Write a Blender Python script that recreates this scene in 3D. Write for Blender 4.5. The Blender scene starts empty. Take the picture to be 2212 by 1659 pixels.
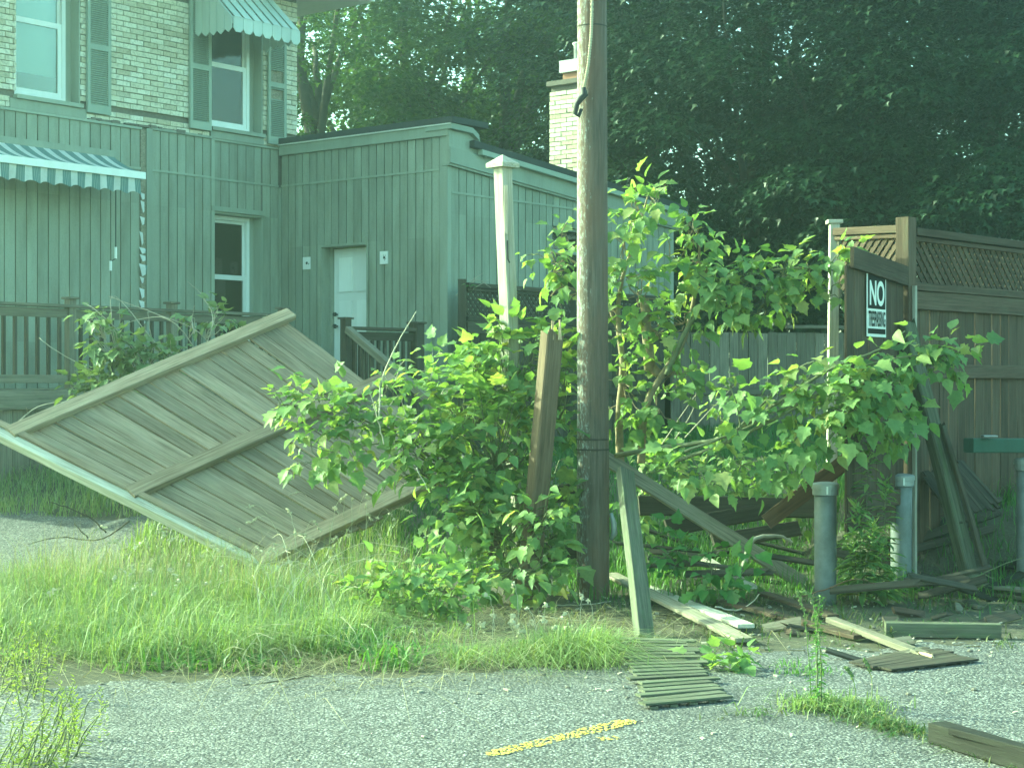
import bpy, math, random
import numpy as np
from mathutils import Vector, Matrix
R = math.radians
scene = bpy.context.scene
COL = scene.collection
rnd = random.Random(7)
RG = np.random.default_rng(11)

# ---------------------------------------------------------------- camera, sky, sun, exposure
CAMZ, F = 1.6, 3633.0
cam = bpy.data.cameras.new("camera")
cam.lens = 59.13; cam.sensor_width = 36; cam.clip_start = 0.1; cam.clip_end = 600
camo = bpy.data.objects.new("camera", cam); COL.objects.link(camo)
camo.location = (0, 0, CAMZ); camo.rotation_euler = (R(90), 0, 0)
scene.camera = camo

SUN_AZ, SUN_EL = -69.0, 28.0          # degrees left of the view axis (+Y), above the horizon
w = bpy.data.worlds.new("World"); scene.world = w; w.use_nodes = True
nt = w.node_tree; nt.nodes.clear()
sky = nt.nodes.new("ShaderNodeTexSky"); sky.sky_type = 'NISHITA'; sky.sun_disc = False
sky.sun_elevation = R(SUN_EL); sky.sun_rotation = R(SUN_AZ)
sky.air_density = 1.0; sky.dust_density = 2.5; sky.ozone_density = 1.0
bg = nt.nodes.new("ShaderNodeBackground"); bg.inputs[1].default_value = 0.15
wo = nt.nodes.new("ShaderNodeOutputWorld")
nt.links.new(sky.outputs[0], bg.inputs[0]); nt.links.new(bg.outputs[0], wo.inputs[0])
sl = bpy.data.lights.new("sun", 'SUN'); sl.energy = 2.9; sl.angle = R(0.6); sl.color = (1, .95, .84)
so = bpy.data.objects.new("sun", sl); COL.objects.link(so)
sdir = Vector((math.sin(R(SUN_AZ)) * math.cos(R(SUN_EL)), math.cos(R(SUN_AZ)) * math.cos(R(SUN_EL)), math.sin(R(SUN_EL))))
so.rotation_euler = sdir.to_track_quat('Z', 'Y').to_euler(); so.location = (-20, 15, 25)
vs = scene.view_settings
scene.display_settings.display_device = 'sRGB'
vs.view_transform = 'Standard'; vs.look = 'None'; vs.gamma = 1; vs.use_curve_mapping = False
vs.exposure = 2.42
vs.use_white_balance = True; vs.white_balance_temperature = 6700; vs.white_balance_tint = -47
try:
    scene.cycles.use_denoising = True
    scene.cycles.volume_bounces = 1
    scene.cycles.max_bounces = 7; scene.cycles.transparent_max_bounces = 10
    scene.cycles.sample_clamp_indirect = 6.0
except Exception:
    pass

# ---------------------------------------------------------------- places: photo sight lines -> world
def P(x, y, d):
    return Vector(((x - 1106) / F * d, d, CAMZ - (y - 829.5) / F * d))
def G(x, y, h=0.0):
    return P(x, y, (CAMZ - h) * F / (y - 829.5))
def sm(v):
    v = np.clip(v, 0, 1); return v * v * (3 - 2 * v)
def gz(x, y):
    x = np.asarray(x, float); y = np.asarray(y, float)
    z = .72 * sm((y - 13.2) / 6.8) + .40 * sm((y - 20) / 8)
    z = z + (.10 * sm((x - 1.6) / 1.6) * sm((y - 12.0) / 1.8) + .50 * sm((x - 2.3) / .7) * sm((y - 12.72) / .75)) * (1 - sm((y - 14) / 7))
    z = z + .02 * np.sin(x * 1.7 + y * .9) * np.sin(y * 1.3 - x * .6) * sm((y - 9.5) / 2)
    return z
def g(x, y): return float(gz(x, y))
def px(p):
    return 1106 + p[0] / p[1] * F, 829.5 - (p[2] - CAMZ) / p[1] * F

# ---------------------------------------------------------------- materials
def mat(name):
    m = bpy.data.materials.new(name); m.use_nodes = True
    n = m.node_tree.nodes; l = m.node_tree.links
    return m, n, l, n["Principled BSDF"]
def node(n, t, **kw):
    o = n.new(t)
    for k, v in kw.items(): setattr(o, k, v)
    return o
def ramp(n, l, src, stops):
    r = n.new("ShaderNodeValToRGB"); e = r.color_ramp.elements
    while len(e) < len(stops): e.new(.5)
    for i, (p, c) in enumerate(stops):
        e[i].position = p; e[i].color = (*c, 1) if len(c) == 3 else c
    l.new(src, r.inputs[0]); return r.outputs[0]
def noise(n, l, vec, scale, detail=4, rough=.55):
    o = n.new("ShaderNodeTexNoise"); o.inputs["Scale"].default_value = scale
    o.inputs["Detail"].default_value = detail; o.inputs["Roughness"].default_value = rough
    if vec is not None: l.new(vec, o.inputs["Vector"])
    return o.outputs["Fac"]
def mixc(n, l, fac, a, b, mode='MIX'):
    o = n.new("ShaderNodeMix"); o.data_type = 'RGBA'; o.blend_type = mode
    for s, v in ((0, fac), (6, a), (7, b)):
        if hasattr(v, "is_linked") or hasattr(v, "links"): l.new(v, o.inputs[s])
        else: o.inputs[s].default_value = v if s == 0 else ((*v, 1) if len(v) == 3 else v)
    return o.outputs[2]
def math_(n, l, op, a, b=0.0):
    o = n.new("ShaderNodeMath"); o.operation = op
    for i, v in enumerate((a, b)):
        if hasattr(v, "links"): l.new(v, o.inputs[i])
        else: o.inputs[i].default_value = v
    return o.outputs[0]
def mapping(n, l, src, scale, loc=None):
    o = n.new("ShaderNodeMapping"); o.inputs["Scale"].default_value = scale
    l.new(src, o.inputs["Vector"])
    if loc is not None: l.new(loc, o.inputs["Location"])
    return o.outputs[0]
def bump(n, l, h, strength, dist, bsdf):
    o = n.new("ShaderNodeBump"); o.inputs["Strength"].default_value = strength
    o.inputs["Distance"].default_value = dist; l.new(h, o.inputs["Height"]); l.new(o.outputs[0], bsdf.inputs["Normal"])

def wood(name, dark, mid, light, rough=.85, moss=None, mossamt=.35, bstr=.5, stain=.35):
    m, n, l, b = mat(name)
    tc = n.new("ShaderNodeTexCoord"); oi = n.new("ShaderNodeObjectInfo")
    cmb = n.new("ShaderNodeCombineXYZ")
    for i, k in enumerate((37., 11., 5.)): l.new(math_(n, l, 'MULTIPLY', oi.outputs["Random"], k), cmb.inputs[i])
    gr = noise(n, l, mapping(n, l, tc.outputs["Object"], (2.2, 70, 70), cmb.outputs[0]), 1.0, 6, .6)
    fine = noise(n, l, mapping(n, l, tc.outputs["Object"], (6, 260, 260), cmb.outputs[0]), 1.0, 3, .6)
    big = noise(n, l, mapping(n, l, tc.outputs["Object"], (2.5, 9, 9), cmb.outputs[0]), 1.0, 4, .6)
    c = ramp(n, l, gr, [(.3, dark), (.5, mid), (.72, light)])
    c = mixc(n, l, ramp(n, l, fine, [(.38, (stain,) * 3), (.55, (0, 0, 0))]), c, dark)
    bl = ramp(n, l, big, [(.35, (0, 0, 0)), (.7, (1, 1, 1))])
    c = mixc(n, l, math_(n, l, 'MULTIPLY', bl, .45), c, light)
    if moss: c = mixc(n, l, ramp(n, l, noise(n, l, mapping(n, l, tc.outputs["Object"], (3, 14, 14), cmb.outputs[0]), 1.6, 5, .7), [(.5, (0, 0, 0)), (.68, (mossamt,) * 3)]), c, moss)
    hs = n.new("ShaderNodeHueSaturation")
    l.new(math_(n, l, 'ADD', math_(n, l, 'MULTIPLY', oi.outputs["Random"], .5), .75), hs.inputs["Value"]); l.new(c, hs.inputs["Color"])
    l.new(hs.outputs[0], b.inputs["Base Color"]); b.inputs["Roughness"].default_value = rough
    b.inputs["Specular IOR Level"].default_value = .25
    bump(n, l, math_(n, l, 'ADD', gr, fine), bstr, .004, b)
    return m
def paint(name, col, dirt, rough=.6, amt=.3, scale=3.0, rn=.12, streak=True):
    m, n, l, b = mat(name)
    tc = n.new("ShaderNodeTexCoord"); oi = n.new("ShaderNodeObjectInfo")
    geo = n.new("ShaderNodeNewGeometry")
    a = noise(n, l, mapping(n, l, geo.outputs["Position"], (scale * 2, scale * 2, scale * (.35 if streak else 2))), 1.0, 6, .65)
    d = noise(n, l, geo.outputs["Position"], 60, 3, .6)
    c = mixc(n, l, ramp(n, l, a, [(.42, (0, 0, 0)), (.75, (amt,) * 3)]), col, dirt)
    c = mixc(n, l, ramp(n, l, d, [(.5, (0, 0, 0)), (.8, (amt * .6,) * 3)]), c, dirt)
    hs = n.new("ShaderNodeHueSaturation")
    l.new(math_(n, l, 'ADD', math_(n, l, 'MULTIPLY', oi.outputs["Random"], 2 * rn), 1 - rn), hs.inputs["Value"]); l.new(c, hs.inputs["Color"])
    l.new(hs.outputs[0], b.inputs["Base Color"]); b.inputs["Roughness"].default_value = rough
    b.inputs["Specular IOR Level"].default_value = .3
    bump(n, l, math_(n, l, 'ADD', d, a), .15, .004, b)
    return m
def leafmat(name, cols, trans=.4, gloss=.45, spec=.35):
    m, n, l, b = mat(name)
    at = n.new("ShaderNodeAttribute"); at.attribute_name = "var"
    oi = n.new("ShaderNodeObjectInfo")
    geo = n.new("ShaderNodeNewGeometry")
    v = math_(n, l, 'FRACT', math_(n, l, 'ADD', at.outputs["Fac"], math_(n, l, 'MULTIPLY', oi.outputs["Random"], 7.31)))
    c = ramp(n, l, v, [(i / (len(cols) - 1), c) for i, c in enumerate(cols)])
    nz = noise(n, l, geo.outputs["Position"], 45, 3, .6)
    c = mixc(n, l, ramp(n, l, nz, [(.4, (0, 0, 0)), (.75, (.35,) * 3)]), c, tuple(x * .55 for x in cols[0]))
    l.new(c, b.inputs["Base Color"]); b.inputs["Roughness"].default_value = gloss
    b.inputs["Specular IOR Level"].default_value = spec
    t = n.new("ShaderNodeBsdfTranslucent")
    l.new(mixc(n, l, 1.0, c, (1.0, 1.0, .45), 'MULTIPLY'), t.inputs["Color"])
    mx = n.new("ShaderNodeMixShader"); mx.inputs[0].default_value = trans
    l.new(b.outputs[0], mx.inputs[1]); l.new(t.outputs[0], mx.inputs[2])
    l.new(mx.outputs[0], n["Material Output"].inputs["Surface"])
    return m
def plain(name, col, rough=.6, metal=0.0, spec=.4, nz=.25, nscale=20):
    m, n, l, b = mat(name)
    geo = n.new("ShaderNodeNewGeometry")
    a = noise(n, l, geo.outputs["Position"], nscale, 5, .65)
    c = mixc(n, l, ramp(n, l, a, [(.4, (0, 0, 0)), (.75, (nz,) * 3)]), col, tuple(x * .35 for x in col))
    l.new(c, b.inputs["Base Color"]); b.inputs["Roughness"].default_value = rough
    b.inputs["Metallic"].default_value = metal; b.inputs["Specular IOR Level"].default_value = spec
    bump(n, l, a, .15, .004, b)
    return m

M = {}
M['siding'] = paint("siding_paint", (.285, .305, .245), (.14, .145, .105), .6, .7)
M['trim'] = paint("trim_paint", (.30, .325, .265), (.15, .16, .12), .5, .4)
M['white'] = paint("white_paint", (.80, .81, .78), (.5, .5, .45), .4, .25)
M['whiteplastic'] = plain("white_plastic", (.8, .8, .77), .4, nz=.1)
M['shutter'] = paint("shutter_paint", (.31, .35, .29), (.17, .2, .17), .5, .3)
M['mortar'] = plain("mortar", (.16, .145, .12), .95, nz=.5, nscale=30)
M['roof'] = plain("roof_shingle", (.045, .048, .05), .9, nz=.5, nscale=40)
M['galv'] = plain("galvanised_steel", (.34, .36, .36), .5, .35, .5, .35, 14)
M['bollard'] = plain("weathered_steel", (.20, .215, .215), .6, .25, .5, .6, 11)
M['awning_metal'] = paint("awning_paint", (.52, .58, .53), (.3, .34, .3), .45, .3)
M['darkmetal'] = plain("dark_metal", (.03, .035, .035), .5, .5)
M['rubber'] = plain("black_cable", (.03, .03, .03), .6)
M['wood_grey'] = wood("grey_weathered_wood", (.085, .07, .05), (.20, .175, .13), (.33, .30, .235), moss=(.16, .19, .10), mossamt=.35)
M['wood_panel'] = wood("panel_wood", (.09, .066, .042), (.215, .168, .115), (.34, .285, .21), moss=(.19, .20, .12), mossamt=.3)
M['wood_pale'] = wood("pale_weathered_wood", (.20, .18, .135), (.40, .375, .31), (.58, .56, .49), moss=(.3, .33, .22), mossamt=.4)
M['wood_deck'] = wood("deck_wood", (.07, .06, .045), (.15, .13, .10), (.24, .22, .17), moss=(.13, .15, .09))
M['wood_dark'] = wood("dark_stained_wood", (.02, .016, .012), (.05, .042, .033), (.095, .08, .062), moss=(.06, .08, .045))
M['wood_fence'] = wood("brown_stained_wood", (.030, .019, .013), (.072, .048, .033), (.12, .088, .063), moss=(.1, .11, .07), mossamt=.3, stain=.25)
M['wood_red'] = wood("red_brown_wood", (.04, .022, .014), (.10, .058, .036), (.16, .10, .065))
M['wood_mossy'] = wood("mossy_dark_wood", (.035, .035, .025), (.085, .085, .06), (.16, .165, .12), moss=(.10, .14, .06), mossamt=.5)
M['wood_black'] = wood("blackened_wood", (.008, .008, .006), (.018, .018, .014), (.036, .035, .028), moss=(.03, .036, .02))
M['wood_brown'] = wood("split_brown_wood", (.045, .03, .02), (.115, .08, .053), (.20, .145, .10), stain=.5)
M['wood_fresh'] = wood("fresh_split_wood", (.30, .20, .11), (.50, .36, .22), (.66, .52, .36))
M['bark_green'] = plain("young_bark", (.16, .17, .09), .8, nz=.6, nscale=30)
M['bark_tan'] = plain("tan_bark", (.30, .235, .15), .85, nz=.7, nscale=24)
M['bark_dark'] = plain("dark_bark", (.06, .05, .04), .9, nz=.6, nscale=9)
M['twig'] = plain("dead_twig", (.42, .38, .30), .85, nz=.3)
M['straw'] = plain("straw", (.50, .46, .32), .8, nz=.3)
M['leaf'] = leafmat("box_elder_leaf", [(.16, .25, .10), (.22, .33, .13), (.29, .40, .15), (.38, .47, .18), (.20, .31, .12), (.25, .36, .14), (.44, .45, .18)], .55, .5, .3)
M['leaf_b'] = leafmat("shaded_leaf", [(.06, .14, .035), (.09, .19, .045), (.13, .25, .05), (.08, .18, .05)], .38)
M['leaf_shrub'] = leafmat("pale_shrub_leaf", [(.14, .20, .08), (.20, .27, .12), (.28, .34, .18), (.17, .24, .1)], .35)
M['leaf_far'] = leafmat("shaded_maple_leaf", [(.009, .024, .009), (.014, .035, .012), (.021, .048, .015), (.011, .029, .01)], .2, .45, .35)  # same maple leaf darkened; right-hand crowns carry shade in their colour
M['leaf_lit'] = leafmat("sunlit_maple_leaf", [(.036, .075, .016), (.055, .105, .02), (.09, .145, .028), (.044, .09, .018)], .5, .5, .25)  # maple leaf lightened; sunlight on the left-hand crowns is in the colour
M['grass'] = leafmat("grass_blade", [(.17, .24, .08), (.24, .32, .12), (.34, .40, .19), (.19, .27, .09), (.48, .47, .30)], .4, .5)
M['grass_dk'] = leafmat("lawn_blade", [(.05, .12, .025), (.08, .17, .035), (.11, .21, .05), (.07, .15, .03)], .35, .5)
M['grass_dry'] = leafmat("dry_grass", [(.22, .20, .11), (.32, .29, .17), (.42, .38, .24), (.26, .25, .12)], .25, .6)
M['grass_mix'] = leafmat("crack_grass_blade", [(.05, .11, .03), (.09, .15, .04), (.20, .19, .09), (.07, .13, .03)], .3, .5)
M['weed'] = leafmat("weed_leaf", [(.09, .19, .045), (.14, .26, .06), (.19, .32, .075), (.11, .22, .055)], .45, .45)
M['weed_backlit'] = leafmat("backlit_weed", [(.24, .30, .05), (.34, .40, .08), (.42, .46, .13), (.27, .34, .06)], .45, .5)  # backlight on the corner weeds painted in as yellow leaf colour

def glassmat():
    m, n, l, b = mat("window_glass")
    t = n.new("ShaderNodeBsdfTransparent"); t.inputs[0].default_value = (.72, .78, .75, 1)
    gl = n.new("ShaderNodeBsdfGlossy"); gl.inputs["Roughness"].default_value = .03
    fr = n.new("ShaderNodeFresnel"); fr.inputs[0].default_value = 1.6
    mx = n.new("ShaderNodeMixShader"); l.new(fr.outputs[0], mx.inputs[0]); l.new(t.outputs[0], mx.inputs[1]); l.new(gl.outputs[0], mx.inputs[2])
    l.new(mx.outputs[0], n["Material Output"].inputs["Surface"]); return m
M['glass'] = glassmat()
def brickmat():
    m, n, l, b = mat("buff_brick")
    oi = n.new("ShaderNodeObjectInfo"); at = n.new("ShaderNodeAttribute"); at.attribute_name = "var"
    geo = n.new("ShaderNodeNewGeometry")
    v = math_(n, l, 'FRACT', math_(n, l, 'ADD', at.outputs["Fac"], math_(n, l, 'MULTIPLY', oi.outputs["Random"], 5.17)))
    c = ramp(n, l, v, [(0, (.46, .41, .29)), (.3, (.60, .55, .41)), (.7, (.68, .64, .50)), (.92, (.74, .70, .58)), (1, (.36, .32, .22))])
    a = noise(n, l, geo.outputs["Position"], 26, 6, .7)
    c = mixc(n, l, ramp(n, l, a, [(.48, (0, 0, 0)), (.7, (.65,) * 3)]), c, (.2, .18, .12))
    l.new(c, b.inputs["Base Color"]); b.inputs["Roughness"].default_value = .92
    bump(n, l, a, .5, .006, b); return m
M['brick'] = brickmat()
def stripemat(name, a, bcol, pitch, duty, axis=0):
    m, n, l, b = mat(name)
    tc = n.new("ShaderNodeTexCoord"); sp = n.new("ShaderNodeSeparateXYZ"); l.new(tc.outputs["Object"], sp.inputs[0])
    fr = math_(n, l, 'FRACT', math_(n, l, 'DIVIDE', sp.outputs[axis], pitch))
    s = math_(n, l, 'GREATER_THAN', fr, duty)
    fr2 = math_(n, l, 'FRACT', math_(n, l, 'DIVIDE', sp.outputs[axis], pitch / 9))
    pin = math_(n, l, 'MULTIPLY', math_(n, l, 'GREATER_THAN', fr2, .7), .35)
    c = mixc(n, l, s, mixc(n, l, pin, bcol, a), a)
    c = mixc(n, l, ramp(n, l, noise(n, l, tc.outputs["Object"], 6, 5, .7), [(.45, (0, 0, 0)), (.8, (.35,) * 3)]), c, (.25, .26, .22))
    l.new(c, b.inputs["Base Color"]); b.inputs["Roughness"].default_value = .9
    t = n.new("ShaderNodeBsdfTranslucent"); l.new(c, t.inputs[0])
    mx = n.new("ShaderNodeMixShader"); mx.inputs[0].default_value = .3
    l.new(b.outputs[0], mx.inputs[1]); l.new(t.outputs[0], mx.inputs[2]); l.new(mx.outputs[0], n["Material Output"].inputs["Surface"])
    return m
M['stripe'] = stripemat("striped_canvas", (.80, .82, .80), (.14, .24, .24), .21, .55)
def asphaltmat():
    m, n, l, b = mat("worn_asphalt")
    geo = n.new("ShaderNodeNewGeometry"); p = geo.outputs["Position"]
    vo = n.new("ShaderNodeTexVoronoi"); vo.inputs["Scale"].default_value = 70; l.new(p, vo.inputs["Vector"])
    v2 = n.new("ShaderNodeTexVoronoi"); v2.inputs["Scale"].default_value = 190; l.new(p, v2.inputs["Vector"])
    sx = n.new("ShaderNodeSeparateColor"); l.new(vo.outputs["Color"], sx.inputs[0])
    c = ramp(n, l, sx.outputs[0], [(0, (.035, .036, .036)), (.35, (.12, .12, .117)), (.7, (.26, .26, .25)), (1, (.44, .44, .42))])
    edge = ramp(n, l, vo.outputs["Distance"], [(.25, (0, 0, 0)), (.62, (.85,) * 3)])
    c = mixc(n, l, edge, c, (.03, .03, .03))
    big = noise(n, l, p, .7, 5, .6)
    c = mixc(n, l, ramp(n, l, big, [(.4, (0, 0, 0)), (.7, (.55,) * 3)]), c, (.05, .05, .047))
    med = noise(n, l, p, 5, 5, .7)
    c = mixc(n, l, ramp(n, l, med, [(.5, (0, 0, 0)), (.8, (.35,) * 3)]), c, (.30, .29, .26))
    l.new(c, b.inputs["Base Color"]); b.inputs["Roughness"].default_value = .8
    h = math_(n, l, 'ADD', math_(n, l, 'MULTIPLY', vo.outputs["Distance"], -1.0), math_(n, l, 'MULTIPLY', v2.outputs["Distance"], -.4))
    bump(n, l, h, .8, .010, b); return m
M['asphalt'] = asphaltmat()
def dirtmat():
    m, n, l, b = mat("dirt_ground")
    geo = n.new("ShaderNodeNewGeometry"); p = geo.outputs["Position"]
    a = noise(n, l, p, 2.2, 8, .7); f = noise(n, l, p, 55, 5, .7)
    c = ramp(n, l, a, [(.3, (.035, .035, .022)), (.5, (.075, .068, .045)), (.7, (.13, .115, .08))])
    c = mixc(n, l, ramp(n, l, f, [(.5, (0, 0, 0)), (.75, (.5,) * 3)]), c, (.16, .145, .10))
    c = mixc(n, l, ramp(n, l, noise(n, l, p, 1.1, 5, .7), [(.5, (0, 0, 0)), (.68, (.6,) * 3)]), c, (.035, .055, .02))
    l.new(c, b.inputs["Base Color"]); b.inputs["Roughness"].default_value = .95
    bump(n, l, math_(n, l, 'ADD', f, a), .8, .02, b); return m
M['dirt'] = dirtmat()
def yellowmat():
    m, n, l, b = mat("worn_yellow_paint")
    geo = n.new("ShaderNodeNewGeometry"); p = geo.outputs["Position"]
    a = noise(n, l, p, 46, 4, .65)
    c = mixc(n, l, ramp(n, l, a, [(.4, (0, 0, 0)), (.6, (.5,) * 3)]), (.78, .60, .08), (.35, .30, .12))
    l.new(c, b.inputs["Base Color"]); b.inputs["Roughness"].default_value = .75
    vo = n.new("ShaderNodeTexVoronoi"); vo.inputs["Scale"].default_value = 62; l.new(p, vo.inputs["Vector"])
    hole = math_(n, l, 'ADD', vo.outputs["Distance"], math_(n, l, 'MULTIPLY', noise(n, l, p, 9, 4, .7), .5))
    al = math_(n, l, 'LESS_THAN', hole, .76); l.new(al, b.inputs["Alpha"])
    bump(n, l, math_(n, l, 'MULTIPLY', vo.outputs["Distance"], -1.0), 1.0, .012, b); return m
M['yellow'] = yellowmat()
def polemat():
    m, n, l, b = mat("old_pole_wood")
    tc = n.new("ShaderNodeTexCoord"); o = tc.outputs["Object"]
    a = noise(n, l, mapping(n, l, o, (48, 48, 3.0)), 1, 7, .65)
    big = noise(n, l, mapping(n, l, o, (4, 4, 1.2)), 1, 4, .6)
    spk = noise(n, l, mapping(n, l, o, (60, 60, 22)), 1, 6, .75)
    c = ramp(n, l, a, [(.3, (.055, .043, .034)), (.5, (.11, .087, .069)), (.72, (.165, .14, .118))])
    c = mixc(n, l, ramp(n, l, big, [(.42, (0, 0, 0)), (.66, (.6,) * 3)]), c, (.17, .10, .068))
    sp = n.new("ShaderNodeSeparateXYZ"); l.new(o, sp.inputs[0])
    side = math_(n, l, 'MULTIPLY', sp.outputs[0], -1.6)
    lich = ramp(n, l, math_(n, l, 'ADD', spk, side), [(.62, (0, 0, 0)), (.74, (.7,) * 3)])
    c = mixc(n, l, lich, c, (.40, .44, .40))
    l.new(c, b.inputs["Base Color"]); b.inputs["Roughness"].default_value = .9
    bump(n, l, math_(n, l, 'ADD', a, math_(n, l, 'MULTIPLY', spk, .6)), .6, .012, b); return m
M['pole'] = polemat()

# ---------------------------------------------------------------- object helpers
WM = {}
def put(name, me, m, parent=None, mw=None):
    o = bpy.data.objects.new(name, me); COL.objects.link(o)
    mw = mw or Matrix.Identity(4)
    WM[o] = mw
    if parent is not None:
        o.parent = parent; o.matrix_local = WM[parent].inverted() @ mw
    else: o.matrix_local = mw
    if m is not None:
        if not me.materials: me.materials.append(m)
    return o
def tag(o, label=None, cat=None, group=None, kind=None):
    if label: o['label'] = label
    if cat: o['category'] = cat
    if group: o['group'] = group
    if kind: o['kind'] = kind
    return o
def thing(name, label, cat, loc, group=None):
    o = bpy.data.objects.new(name, None); COL.objects.link(o)
    o.empty_display_size = .1
    mw = Matrix.Translation(Vector(loc)); WM[o] = mw; o.matrix_local = mw
    return tag(o, label, cat, group)
class MB:
    def __init__(s): s.v = []; s.f = []; s.var = []
    def add(s, vs, fs, var=None):
        b = len(s.v); s.v += [tuple(v) for v in vs]; s.f += [tuple(b + i for i in f) for f in fs]
        s.var += [rnd.random() if var is None else var] * len(vs)
    def box(s, c, ax, h):
        c = Vector(c); ax = [Vector(a) for a in ax]
        vs = [c + ax[0] * (h[0] * i) + ax[1] * (h[1] * j) + ax[2] * (h[2] * k) for i in (-1, 1) for j in (-1, 1) for k in (-1, 1)]
        fs = [(0, 1, 3, 2), (4, 6, 7, 5), (0, 4, 5, 1), (2, 3, 7, 6), (0, 2, 6, 4), (1, 5, 7, 3)]
        if ax[0].cross(ax[1]).dot(ax[2]) < 0: fs = [f[::-1] for f in fs]
        s.add(vs, fs)
    def beam(s, p0, p1, w_, h_, up=(0, 0, 1)):
        p0 = Vector(p0); p1 = Vector(p1); x = (p1 - p0).normalized(); up = Vector(up)
        z = (up - x * up.dot(x)); z = z.normalized() if z.length > 1e-5 else x.orthogonal().normalized()
        s.box((p0 + p1) / 2, (x, z.cross(x), z), ((p1 - p0).length / 2, w_ / 2, h_ / 2))
    def tube(s, pts, rad, n=6, cap=True):
        pts = [Vector(p) for p in pts]; vs = []; fs = []
        if not hasattr(rad, '__len__'): rad = [rad] * len(pts)
        prev = None
        for i, p in enumerate(pts):
            d = (pts[min(i + 1, len(pts) - 1)] - pts[max(i - 1, 0)])
            d = d.normalized() if d.length > 1e-9 else Vector((0, 0, 1))
            u = d.orthogonal().normalized() if prev is None else (prev - d * prev.dot(d)).normalized()
            prev = u; v = d.cross(u)
            for k in range(n):
                a = 2 * math.pi * k / n
                vs.append(p + (u * math.cos(a) + v * math.sin(a)) * rad[i])
        for i in range(len(pts) - 1):
            for k in range(n):
                a = i * n + k; b_ = i * n + (k + 1) % n
                fs.append((a, b_, b_ + n, a + n))
        if cap:
            fs.append(tuple(range(n))[::-1]); fs.append(tuple((len(pts) - 1) * n + k for k in range(n)))
        s.add(vs, fs)
    def lathe(s, c, prof, n=20):
        c = Vector(c); vs = []; fs = []
        for r, z in prof:
            for k in range(n):
                a = 2 * math.pi * k / n; vs.append(c + Vector((r * math.cos(a), r * math.sin(a), z)))
        for i in range(len(prof) - 1):
            for k in range(n):
                a = i * n + k; b_ = i * n + (k + 1) % n; fs.append((a, b_, b_ + n, a + n))
        fs.append(tuple(range(n))[::-1]); fs.append(tuple((len(prof) - 1) * n + k for k in range(n)))
        s.add(vs, fs)
    def mesh(s, name, smooth=False):
        me = bpy.data.meshes.new(name); me.from_pydata(s.v, [], s.f); me.update()
        at = me.attributes.new("var", 'FLOAT', 'POINT'); at.data.foreach_set("value", np.array(s.var, dtype=np.float32))
        if smooth: me.shade_smooth()
        return me
    def build(s, name, m, parent=None, smooth=False, org=None):
        me = s.mesh(name, smooth)
        mw = Matrix.Identity(4)
        if org is not None:
            mw = org if isinstance(org, Matrix) else Matrix.Translation(Vector(org))
            me.transform(mw.inverted())
        elif parent is not None:
            mw = WM[parent].copy(); me.transform(mw.inverted())
        return put(name, me, m, parent, mw)
def frame(p0, p1, up=(0, 0, 1)):
    p0 = Vector(p0); p1 = Vector(p1); x = (p1 - p0).normalized(); up = Vector(up)
    z = up - x * up.dot(x); z = z.normalized() if z.length > 1e-5 else x.orthogonal().normalized()
    y = z.cross(x); mw = Matrix((x, y, z)).transposed().to_4x4(); mw.translation = (p0 + p1) / 2
    return mw, (p1 - p0).length
_bc = {}
def board_mesh(L, w_, h_, ch, wob, ragged, k):
    key = (round(L, 3), round(w_, 3), round(h_, 3), round(ch, 4), wob, ragged, k)
    if key in _bc: return _bc[key]
    r = random.Random(hash(key) & 0xffff)
    ns = max(1, min(6, int(L / .5))) if wob else 1
    vs = []; fs = []
    a, b_ = w_ / 2, h_ / 2
    sec = [(-a + ch, -b_), (a - ch, -b_), (a, -b_ + ch), (a, b_ - ch), (a - ch, b_), (-a + ch, b_), (-a, b_ - ch), (-a, -b_ + ch)] if ch else [(-a, -b_), (a, -b_), (a, b_), (-a, b_)]
    n = len(sec)
    for i in range(ns + 1):
        x = -L / 2 + L * i / ns
        oy, oz = (r.uniform(-wob, wob), r.uniform(-wob, wob)) if wob and 0 < i < ns else (0, 0)
        for (y, z) in sec:
            rg = r.uniform(-ragged, ragged * .2) if (ragged and i == ns) else 0
            vs.append((x + rg, y + oy + (r.uniform(-wob, wob) * .4 if wob else 0), z + oz))
    for i in range(ns):
        for k2 in range(n):
            p = i * n + k2; q = i * n + (k2 + 1) % n; fs.append((p, q, q + n, p + n))
    fs.append(tuple(range(n))[::-1]); fs.append(tuple(ns * n + j for j in range(n)))
    me = bpy.data.meshes.new("board"); me.from_pydata(vs, [], fs); me.update(); _bc[key] = me
    return me
def board(name, p0, p1, w_, h_, m, parent=None, up=(0, 0, 1), ch=.004, wob=.0, ragged=0.0, k=0):
    mw, L = frame(p0, p1, up)
    me = board_mesh(L, w_, h_, min(ch, w_ * .3, h_ * .3), wob, ragged, k)
    if me.materials and me.materials[0] != m:
        key = (me.name, m.name)
        if key not in _bc: c = me.copy(); c.materials.clear(); _bc[key] = c
        me = _bc[key]
    return put(name, me, m, parent, mw)
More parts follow.
